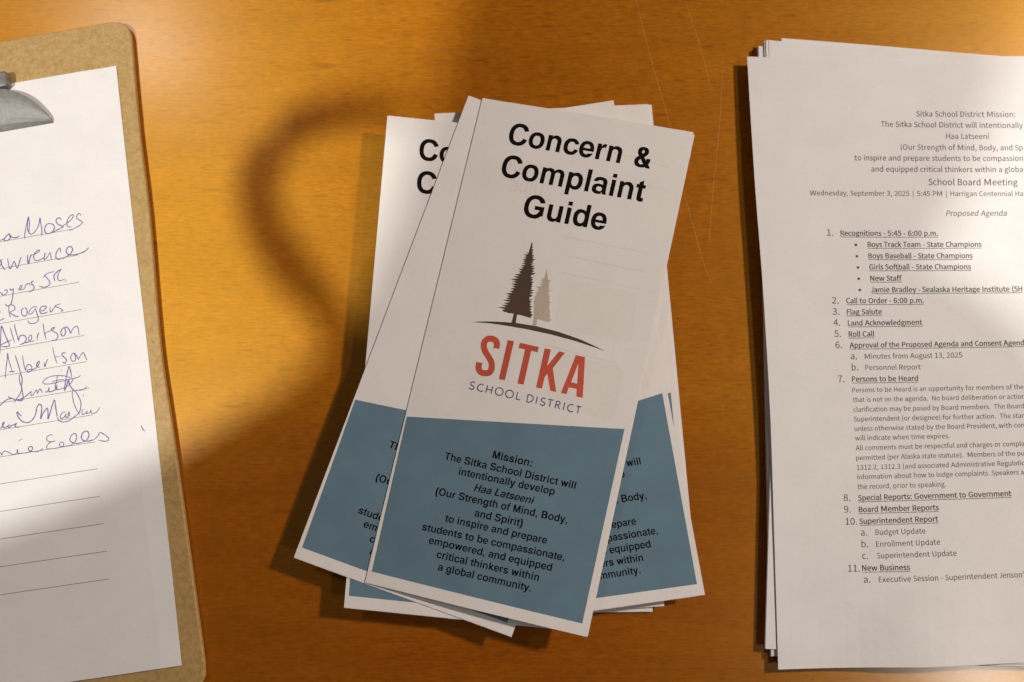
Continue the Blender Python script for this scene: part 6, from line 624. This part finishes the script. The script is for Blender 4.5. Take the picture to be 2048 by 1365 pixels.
def hardboard_mat():
    m, nt, b = new_mat("hardboard")
    mp = mapping(nt, (1, 1, 1))
    a = noise(nt, mp, 520.0, 6.0, 0.75); d = noise(nt, mp, 30.0, 3.0)
    sp = nt.nodes.new("ShaderNodeTexVoronoi"); sp.inputs["Scale"].default_value = 170.0
    nt.links.new(mp.outputs[0], sp.inputs["Vector"])
    r = ramp(nt, a.outputs[0], [(0.25, (0.30, 0.185, 0.060)), (0.5, (0.45, 0.295, 0.112)), (0.75, (0.56, 0.385, 0.16))])
    r2 = ramp(nt, d.outputs[0], [(0.3, (0.95, 0.94, 0.93)), (0.7, (1, 1, 1))])
    x = mix(nt, 'MULTIPLY', 1.0, r.outputs[0], r2.outputs[0])
    r3 = ramp(nt, sp.outputs["Distance"], [(0.03, (1, 1, 1)), (0.09, (0, 0, 0))])
    gate = noise(nt, mp, 90.0, 1.0)
    gr = ramp(nt, gate.outputs[0], [(0.56, (0, 0, 0)), (0.62, (0.8, 0.8, 0.8))])
    k = mix(nt, 'MULTIPLY', 1.0, r3.outputs[0], gr.outputs[0])
    x = mix(nt, 'MIX', k, x, (0.07, 0.04, 0.018))
    nt.links.new(x, b.inputs["Base Color"])
    b.inputs["Roughness"].default_value = 0.55
    b.inputs["Specular IOR Level"].default_value = 0.35
    bump(nt, b, a.outputs[0], 0.15, 0.0002)
    return m

BOARD_M = hardboard_mat()

def steel_mat():
    m, nt, b = new_mat("dull_steel")
    mp = mapping(nt, (1, 1, 1))
    a = noise(nt, mp, 420.0, 4.0, 0.6)
    r = ramp(nt, a.outputs[0], [(0.3, (0.17, 0.168, 0.16)), (0.7, (0.23, 0.227, 0.215))])
    nt.links.new(r.outputs[0], b.inputs["Base Color"])
    b.inputs["Metallic"].default_value = 0.35
    b.inputs["Roughness"].default_value = 0.5
    return m

STEEL = steel_mat()

# ------------------------------------------------------------------ the table
def bevel_prism(name, outline, z0, z1, bev, mat, parent=None, seg=2):
    """outline: world (x, y) points, anticlockwise; vertical prism with softened edges"""
    n = len(outline)
    rings = []
    def inset(d):
        out = []
        for i in range(n):
            a = Vector(outline[i - 1]); b = Vector(outline[i]); c = Vector(outline[(i + 1) % n])
            e1 = (b - a).normalized(); e2 = (c - b).normalized()
            m = Vector((-e1.y - e2.y, e1.x + e2.x)); k = max(1 + e1.dot(e2), 0.3)
            out.append(b + m / k * d)
        return out
    prof = [(bev, z0)]
    for s in range(seg + 1):
        a = math.pi / 2 * s / seg
        prof.append((bev * (1 - math.sin(a)), z0 + bev * (1 - math.cos(a))))
    for s in range(seg + 1):
        a = math.pi / 2 * s / seg
        prof.append((bev * (1 - math.cos(a)), z1 - bev * (1 - math.sin(a))))
    prof = prof[1:]
    v = []; f = []
    for d, z in prof:
        v += [(p.x, p.y, z) for p in inset(d)]
    R = len(prof)
    for r in range(R - 1):
        for i in range(n):
            j = (i + 1) % n
            f.append((r * n + i, r * n + j, (r + 1) * n + j, (r + 1) * n + i))
    f.append(tuple(range(n))[::-1]); f.append(tuple((R - 1) * n + i for i in range(n)))
    return obj(name, v, f, mat, parent)

table = empty("table", (0, 0, 0), "honey coloured maple table with a varnished top under all the papers", "table")
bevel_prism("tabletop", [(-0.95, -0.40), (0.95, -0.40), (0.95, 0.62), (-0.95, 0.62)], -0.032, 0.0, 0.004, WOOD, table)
m = MB()
for q in SCRATCH:
    stroke_ribbon(m, [(x * 1000, y * 1000) for x, y in q], 0.12, lambda x, y, l: (x / 1000, y / 1000, l), 0.00003, 6, 0.0, True)
obj("scratch", m.v, m.f, SCRATCH_M, table)

# ------------------------------------------------------------------ the brochures
PW, PH = 99.0, 216.0

def brochure(key, label, bow=0.0, fan=0.0, shift=(1.2, -0.9), printed='front', group="folded brochures in the pile"):
    c = [Vector(p) for p in BROCHURES[key]]
    mid = (c[0] + c[1] + c[2] + c[3]) / 4
    root = empty("brochure", (mid.x, mid.y, min(p.z for p in c) - 0.002), label, "brochure", group)
    ex = (c[1] - c[0]).normalized(); ey = (c[3] - c[0]).normalized()
    def surf(u, v, dz=0.0, dx=0.0, dy=0.0):
        p = c[0] * (1 - u) * (1 - v) + c[1] * u * (1 - v) + c[2] * u * v + c[3] * (1 - u) * v
        p = p + ex * dx + ey * dy
        p.z += bow * math.sin(math.pi * max(0, min(1, u))) * (0.6 + 0.4 * v) + dz
        return p
    def page(x, y, lift): return surf(x / PW, y / PH, lift)
    T = 0.00014
    panel = slab("front_panel", lambda u, v: surf(u, v), 14, 26, T, COVER, root)
    g1 = lambda u: -0.00015 - fan * u; g2 = lambda u: -0.00030 - fan * 1.6 * u
    s1, s2 = shift
    slab("inner_panel", lambda u, v: surf(u, v, g1(u), (s1 * u) * 1e-3, 0.25e-3), 14, 26, T, COVER, root)
    slab("back_panel", lambda u, v: surf(u, v, g2(u), (s2 * u + 0.3) * 1e-3, -0.2e-3), 14, 26, T, COVER, root)
    # the rounded fold joining front and inner panel along the left edge
    v = []; f = []
    n = 6; rows = 26
    for j in range(rows + 1):
        for i in range(n + 1):
            a = math.pi * i / n
            p = surf(0, j / rows, -0.000075 - T / 2 + math.cos(a) * (0.000075 + T / 2))
            v.append(p - ex * math.sin(a) * 0.0001)
    for j in range(rows):
        for i in range(n):
            k = j * (n + 1) + i
            f.append((k, k + 1, k + n + 2, k + n + 1))
    obj("fold", v, f, COVER, root, True)
    if printed == 'front':
        # blue field with its slanting upper edge
        P = [Vector(p) for p in PANEL]
        vv = []; ff = []; NU, NV = 14, 12
        for j in range(NV + 1):
            for i in range(NU + 1):
                a = P[0].lerp(P[1], i / NU); b = P[3].lerp(P[2], i / NU); q = a.lerp(b, j / NV)
                vv.append(page(q.x, q.y, 0.00003))
        for j in range(NV):
            for i in range(NU):
                k = j * (NU + 1) + i
                ff.append((k, k + NU + 1, k + NU + 2, k + 1))
        obj("blue_field", vv, ff, BLUE, panel)
        ink("title_lettering", [set_line('bold', t, a, b, cc, d) for t, a, b, cc, d in TITLE], page, 0.00005, BLACK, panel)
        ink("mission_lettering", [set_line('bold', t.lstrip('*'), a, b, cc, d, slant=0.21 if t[0] == '*' else 0.0) for t, a, b, cc, d in MISSION], page, 0.00006, BLACK, panel)
        ink("pale_tree_print", [fill([PALE_TREE])], page, 0.00004, BEIGE, panel)
        ink("dark_tree_print", [fill([DARK_TREE])], page, 0.00006, BROWN, panel)
        vv = []; ff = []
        for i in range(33):
            a = sample_line(SWOOSH[0], i / 32); b = sample_line(SWOOSH[1], i / 32)
            for j in range(3):
                q = a.lerp(b, j / 2); vv.append(page(q.x, q.y, 0.00008))
        for i in range(32):
            for j in range(2):
                k = i * 3 + j; ff.append((k, k + 1, k + 4, k + 3))
        obj("hill_line_print", vv, ff, BROWN, panel)
        ink("red_lettering", [fill(g) for g in BIG], page, 0.00005, RED, panel)
        m = MB()
        for i, q in enumerate(SMALL): stroke_ribbon(m, q, 0.46, page, 0.00005 + i * 4e-7, 2)
        obj("blue_lettering", m.v, m.f, NAVY, panel)
        # print of the inside showing faintly through the sheet
        for q in GHOST_BOX:
            m = MB()
            q = [Vector(p) for p in q]; n = 16; hh = (q[3] - q[0]).length; ww = (q[1] - q[0]).length; rr = 2.4
            vv = []
            for j in range(n + 1):
                tv = (1 - math.cos(math.pi * j / n)) / 2
                dv = min(tv, 1 - tv) * hh
                ins = (rr - math.sqrt(max(0.0, rr * rr - (rr - dv) ** 2)) if dv < rr else 0.0) / ww
                a = q[0].lerp(q[3], tv); b = q[1].lerp(q[2], tv)
                for i in range(n + 1):
                    s = a.lerp(b, ins + (1 - 2 * ins) * i / n)
                    vv.append(page(s.x, s.y, 0.00002))
            m.add(vv, [(j * (n + 1) + i, (j + 1) * (n + 1) + i, (j + 1) * (n + 1) + i + 1, j * (n + 1) + i + 1) for j in range(n) for i in range(n)])
            obj("show_through_box", m.v, m.f, GHOST2, panel)
        for q in GHOST_LINE:
            m = MB(); stroke_ribbon(m, [Vector(q[0]).lerp(Vector(q[1]), k / 10) for k in range(11)], 0.5, page, 0.000025, 1)
            obj("show_through_line", m.v, m.f, GHOST, panel)
        for text, x, y, e in (("UIDE", 38, 39, 8.0), ("SUO", 30, 30, 8.0)):
            ink("show_through_word", [set_line('heavy', text, x, y, None, None, em=e, mirror=True)], page, 0.000025, GHOST, panel)
    return root

brochure('F2', "white folded brochure at the very bottom, its lower right edge showing lowest", printed='plain')
brochure('F1', "white folded brochure whose lower right corner shows just under the right tilted blue cover", printed='plain')
brochure('E', "folded brochure low in the pile, its white top right corner sticking out farthest up right", printed='front')
brochure('D', "folded brochure fanned to the right, its blue cover showing beside the top one", fan=0.0006, shift=(-3.2, -1.6))
brochure('C', "nearly upright folded brochure at the left, its title cut to the letters Co", shift=(0.6, 0.9))
brochure('B', "folded brochure directly under the top one, tilted most, its lower left blue corner jutting out", shift=(1.0, 0.6))
brochure('A', "topmost folded brochure with the whole title, trees and blue field in view", bow=0.0012, fan=0.0022, shift=(1.0, 0.2))

# ------------------------------------------------------------------ the agenda pile at the right
ax, ay, arot = AGENDA_AT
ca, sa = math.cos(arot), math.sin(arot)
def ag_xy(x, y):
    X = x / 1000.0; Y = y / 1000.0
    return ax + ca * X + sa * Y, ay + sa * X - ca * Y
def ag_z(x, y, base):
    z = base
    z += 0.0008 * math.exp(-(x / 22.0) ** 2) * (0.4 + 0.6 * math.sin(math.pi * min(1, max(0, y / 279.0))))
    z += 0.0040 * max(0.0, (y - 190.0) / 80.0) ** 2 * math.exp(-((x - 75.0) / 26.0) ** 2)
    z += 0.0007 * math.sin(x / 26.0 + y / 70.0)
    return z
AG_GROUP = "agenda handouts in the right hand pile"

def agenda_page(x, y, lift):
    X, Y = ag_xy(x, y)
    return (X, Y, ag_z(x, y, 0.0062) + lift)

LEFT = [tuple(p) for p in spline(AG_LEFT, 4)]
TOP = [tuple(p) for p in AG_TOP] + [(214.0, 3.4)]
BOT = [tuple(p) for p in AG_BOT] + [(222.0, 267.6)]
def top_sheet(u, v):
    l = sample_line(LEFT, v); t = sample_line(TOP, u); b = sample_line(BOT, u)
    r = Vector(TOP[-1]).lerp(Vector(BOT[-1]), v)
    p = t * (1 - v) + b * v + l * (1 - u) + r * u - (Vector(TOP[0]) * (1 - u) * (1 - v) + Vector(TOP[-1]) * u * (1 - v) + Vector(BOT[0]) * (1 - u) * v + Vector(BOT[-1]) * u * v)
    return agenda_page(p.x, p.y, 0.0)

o = empty("agenda_sheet", (*ag_xy(107, 140), 0.0085), "printed agenda page on top of the right hand pile, its text fully readable", "handout", AG_GROUP)
page_o = slab("page", top_sheet, 36, 44, 0.00011, PAPER, o)
for i, (t, x0, y0, x1, y1, st) in enumerate(AGENDA):
    if x1 is None:
        ink("item_number", [set_line('book', t, x0, y0, None, None, em=4.55)], agenda_page, 0.00004, GREYTONER, page_o)
        continue
    L = set_line('heavy' if 'b' in st else 'book', t, x0, y0, x1, y1, slant=0.2 if 'i' in st else 0.0)
    h = ink("heading_line" if 'u' in st else "text_line", [L], agenda_page, 0.00004, BOLDTONER if ('b' in st or 'm' in st) else GREYTONER, o)
    if 'u' in st:
        d = Vector((x1 - x0, y1 - y0)).normalized(); dn = Vector((-d.y, d.x))
        a = Vector((x0, y0)) + dn * 0.62; b = Vector((x1, y1)) + dn * 0.62
        mu = MB()
        stroke_ribbon(mu, [a.lerp(b, k / 6) for k in range(7)], 0.24, agenda_page, 0.000045, 1)
        obj("underline", mu.v, mu.f, BOLDTONER, h)
for (x, y) in BULLETS:
    n = 12; mu = MB()
    mu.add([agenda_page(x + 0.62 * math.cos(2 * math.pi * k / n), y + 0.62 * math.sin(2 * math.pi * k / n), 0.00004) for k in range(n)], [tuple(range(n))[::-1]])
    obj("bullet", mu.v, mu.f, BOLDTONER, page_o)

PACK_TEXT = {
    'P2': "blank white sheet just under the agenda page, its wavy top edge peeking out above",
    'P3': "thin white sheet second below the agenda page, seen as a sliver at the upper left",
    'P4': "white packet twisted clockwise, its lower left edge showing beside the agenda page",
    'P5': "white packet low in the right hand pile, a narrow strip at its upper left",
    'P6': "bottom white packet of the right hand pile, sticking out farthest left at its top",
}
PACK_N = {"P2": 1, "P3": 1, "P4": 5, "P5": 6, "P6": 9}
for key in ('P6', 'P5', 'P4', 'P3', 'P2'):
    z, tp, bl = PACKS[key]
    tp = [Vector(p) for p in tp]; bl = Vector(bl[0])
    tp2 = tp + [tp[-1] + Vector((88.0, 1.0))]
    w = tp2[-1] - tp2[0]
    def fn(u, v, tp2=tp2, bl=bl, z=z, w=w):
        t = sample_line(tp2, u)
        straight = tp2[0].lerp(tp2[-1], u)
        p = (tp2[0].lerp(bl, v)) + (tp2[-1] - tp2[0]) * u + (t - straight) * (1 - v) ** 3
        X, Y = ag_xy(p.x, p.y)
        k = min(1.0, z / 0.0062)
        return (X, Y, z + (ag_z(p.x, p.y, 0.0) * k * 0.8))
    r = empty("agenda_packet" if PACK_N[key] > 1 else "agenda_sheet", (*ag_xy(107, 140), z), PACK_TEXT[key], "handout", AG_GROUP)
    for q in range(PACK_N[key]):
        jx = random.uniform(-0.5, 0.5) if q else 0.0; jy = random.uniform(-0.4, 0.4) if q else 0.0
        slab("page", lambda u, v, q=q, jx=jx, jy=jy: Vector(fn(u, v)) + Vector((jx * 1e-3, jy * 1e-3, -q * 0.00020)), 20, 12, 0.00012, PAPER, r)

# ------------------------------------------------------------------ the clipboard
sx, sy, srot = SHEET
cs, ss = math.cos(srot), math.sin(srot)
def sh_xy(x, y):
    X = x / 1000.0; Y = y / 1000.0
    return sx + cs * X + ss * Y, sy + ss * X - cs * Y

BW = 229.0
right = [tuple(p) for p in spline(BOARD[2:], 4)]
corner_a = BOARD[1]; corner_b = BOARD[2]
arc = []
for j in range(9):
    t = j / 8; a = Vector(corner_a); c = Vector(corner_b); k = Vector((corner_b[0] + 0.8, corner_a[1] - 0.4))
    w = a * (1 - t) ** 2 + k * 2 * t * (1 - t) + c * t * t
    arc.append((w.x, w.y))
low = [(-0.3, 274.0), (-1.0, 279.0), (-3.4, 282.6), (-7.6, 284.6), (-12.0, 285.0)]
outline = [(-214.0, -20.9), (-219.5, -16.0)]
outline = [(-12.0 - 200.0, 285.0), (-221.0, 280.0), (-221.5, 275.0), (-220.5, -10.0), (-217.5, -18.0), (-210.0, -21.0)] + arc + right[1:] + low
pts = [sh_xy(*p) for p in outline]
if sum(pts[i - 1][0] * pts[i][1] - pts[i][0] * pts[i - 1][1] for i in range(len(pts))) < 0: pts.reverse()
clipboard = empty("clipboard", (*sh_xy(-106, 130), 0.001), "brown hardboard clipboard with a steel clip, lying at the left edge", "clipboard")
bevel_prism("board", pts, 0.0008, 0.0040, 0.0007, BOARD_M, clipboard, 3)

# steel clip: lever plate arching up from the paper, hinge bar behind it
MIDX = -106.0
cl = CLIP[:9]
arcp = [Vector(p) for p in cl[:6]]
top_full = [Vector((MIDX, -2.5, 0.0120)), Vector((-80.0, -0.6, 0.0118)), Vector((-64.0, 1.6, 0.0112))] + arcp
top_s = spline(top_full, 5)
base_y = cl[8][1]
v = []; f = []
nr = 8
def clip_row(p, mirror):
    x = p.x if not mirror else 2 * MIDX - p.x
    row = []
    xb = min(p.x, -31.0)
    for k in range(nr + 1):
        t = k / nr
        y = p.y + (base_y - p.y) * t
        zz = 0.0060 + (p.z - 0.0060) * math.cos(t * math.pi / 2) ** 0.8
        row.append(Vector((x, y, zz)))
    return row
rows = [clip_row(p, True) for p in top_s[::-1]] + [clip_row(p, False) for p in top_s[1:]]
n1 = len(rows)
for s in (0, 1):
    for r_ in rows:
        for p in r_:
            X, Y = sh_xy(p.x, p.y)
            v.append((X, Y, p.z - s * 0.0011))
M = n1 * (nr + 1)
for i in range(n1 - 1):
    for k in range(nr):
        a = i * (nr + 1) + k; b = a + nr + 1
        f.append((a, a + 1, b + 1, b)); f.append((a + M, b + M, b + 1 + M, a + 1 + M))
for i in range(n1 - 1):
    a = i * (nr + 1); b = a + nr + 1
    f.append((a, b, b + M, a + M)); a += nr; b += nr; f.append((a, a + M, b + M, b))
for i in (0, n1 - 1):
    for k in range(nr):
        a = i * (nr + 1) + k
        f.append((a, a + M, a + M + 1, a + 1) if i else (a, a + 1, a + M + 1, a + M))
obj("clip_lever", v, f, STEEL, clipboard, False)
bar = [(-163.3, -4.6), (-48.9, -4.6), (-48.0, -3.4), (-48.2, 2.0), (-49.4, 2.9), (-162.6, 2.9), (-164.0, 2.0), (-164.0, -3.4)]
pts = [sh_xy(*p) for p in bar]
if sum(pts[i - 1][0] * pts[i][1] - pts[i][0] * pts[i - 1][1] for i in range(len(pts))) < 0: pts.reverse()
bevel_prism("clip_hinge", pts, 0.0041, 0.0100, 0.0012, STEEL, clipboard)

# the sign-in sheet held under the clip
SZ = 0.0049
def sheet_page(x, y, lift):
    X, Y = sh_xy(x, y)
    z = SZ - 0.0006 * math.exp(-((x + 4) / 7.0) ** 2) + 0.0009 * max(0, (y - 210) / 60.0) ** 2
    return (X, Y, z + lift)
SR = [tuple(p) for p in spline(SHEET_OUT, 4)]
slope = (SHEET_BL[1] - SHEET_OUT[-1][1]) / (SHEET_BL[0] - SHEET_OUT[-1][0])
def sheet_fn(u, v):
    r = sample_line(SR, v)
    return sheet_page(r.x - 214.0 * u, r.y - 214.0 * u * slope * v, 0.0)
signin = empty("signup_sheet", (*sh_xy(-107, 138), SZ), "white sheet of handwritten names on ruled lines held by the clipboard", "paper sheet")
slab("page", lambda u, v: sheet_fn(1 - u, v), 24, 30, 0.00011, PAPER, signin)
for i, q in enumerate(RULES):
    x0, y0, x1, y1 = q
    a = Vector((x0, y0)); b = Vector((x1, y1)); a = a - (b - a).normalized() * 40.0
    m = MB()
    stroke_ribbon(m, [a.lerp(b, k / 12) for k in range(13)], 0.24, sheet_page, 0.00003, 1)
    obj("ruled_line", m.v, m.f, RULE, signin)
i = 0
for n in SIGNED:
    m = MB()
    for q in STROKES[i:i + n]:
        stroke_ribbon(m, q, 0.43 + 0.06 * math.sin(i * 1.7), sheet_page, 0.00004 + (i % 5) * 0.000003, 6, 0.000003, True)
        i += 1
    obj("handwriting", m.v, m.f, PEN, signin)

# ------------------------------------------------------------------ the photographer whose shadow falls over the table
SKIN = simple("skin", (0.46, 0.27, 0.19), 0.5)
def skin_body():
    J = [((-0.32, -0.62, 0.14), 0.15), ((-0.32, -0.54, 0.34), 0.135), ((-0.32, -0.42, 0.56), 0.135), ((-0.32, -0.31, 0.70), 0.085), ((-0.312, -0.222, 0.78), 0.062), ((-0.300, -0.15, 0.86), 0.076), ((-0.320, -0.095, 0.945), 0.078), ((-0.340, -0.055, 1.0), 0.070),
         ((-0.44, -0.262, 0.69), 0.066), ((-0.56, -0.40, 0.50), 0.052), ((-0.58, -0.47, 0.28), 0.042), ((-0.58, -0.46, 0.14), 0.036),
         ((-0.215, -0.258, 0.77), 0.072), ((-0.248, -0.186, 0.83), 0.047),
         ((-0.41, -0.63, 0.02), 0.095), ((-0.42, -0.63, -0.32), 0.065), ((-0.42, -0.66, -0.70), 0.045), ((-0.42, -0.56, -0.72), 0.035),
         ((-0.23, -0.63, 0.02), 0.095), ((-0.22, -0.63, -0.32), 0.065), ((-0.22, -0.66, -0.70), 0.045), ((-0.22, -0.56, -0.72), 0.035)]
    E = [(0, 1), (1, 2), (2, 3), (3, 4), (4, 5), (5, 6), (6, 7), (3, 8), (8, 9), (9, 10), (10, 11), (3, 12), (12, 13), (0, 14), (14, 15), (15, 16), (16, 17), (0, 18), (18, 19), (19, 20), (20, 21)]
    me = bpy.data.meshes.new("body")
    me.from_pydata([j[0] for j in J], E, [])
    o = bpy.data.objects.new("body", me); COL.objects.link(o)
    md = o.modifiers.new("skin", 'SKIN')
    me.skin_vertices.new() if not me.skin_vertices else None
    for sv, j in zip(me.skin_vertices[0].data, J): sv.radius = (j[1], j[1])
    me.skin_vertices[0].data[0].use_root = True
    sub = o.modifiers.new("sub", 'SUBSURF'); sub.levels = 2; sub.render_levels = 2
    dg = bpy.context.evaluated_depsgraph_get()
    bm = bpy.data.meshes.new_from_object(o.evaluated_get(dg))
    bpy.data.objects.remove(o)
    return bm
person = empty("person", (-0.32, -0.62, -0.75), "person standing at the near table edge, leaning forward over the papers", "person")
bm_ = skin_body()
CLOTH = simple("dark_jacket", (0.03, 0.03, 0.035), 0.8)
bm_.materials.clear(); bm_.materials.append(CLOTH); bm_.materials.append(SKIN)
for p in bm_.polygons:
    p.use_smooth = True
    p.material_index = 1 if p.center.z > 0.77 else 0
body = bpy.data.objects.new("body", bm_); COL.objects.link(body)
body.parent = person; body.location = (0.32, 0.62, 0.75)
# neck strap hanging in a loose loop
SP = STRAP
m = MB()
Q = spline(SP, 5)
for i, q in enumerate(Q):
    t = (Q[min(i + 1, len(Q) - 1)] - Q[max(i - 1, 0)]).normalized()
    a = t.cross(Vector((0, 0, 1))).normalized(); b = a.cross(t)
    m.v += [q + a * 0.0075 + b * 0.001, q - a * 0.0075 + b * 0.001, q - a * 0.0075 - b * 0.001, q + a * 0.0075 - b * 0.001]
for i in range(len(Q) - 1):
    for k in range(4):
        m.f.append((4 * i + k, 4 * i + (k + 1) % 4, 4 * i + 4 + (k + 1) % 4, 4 * i + 4 + k))
obj("neck_strap", m.v, m.f, CLOTH, person)
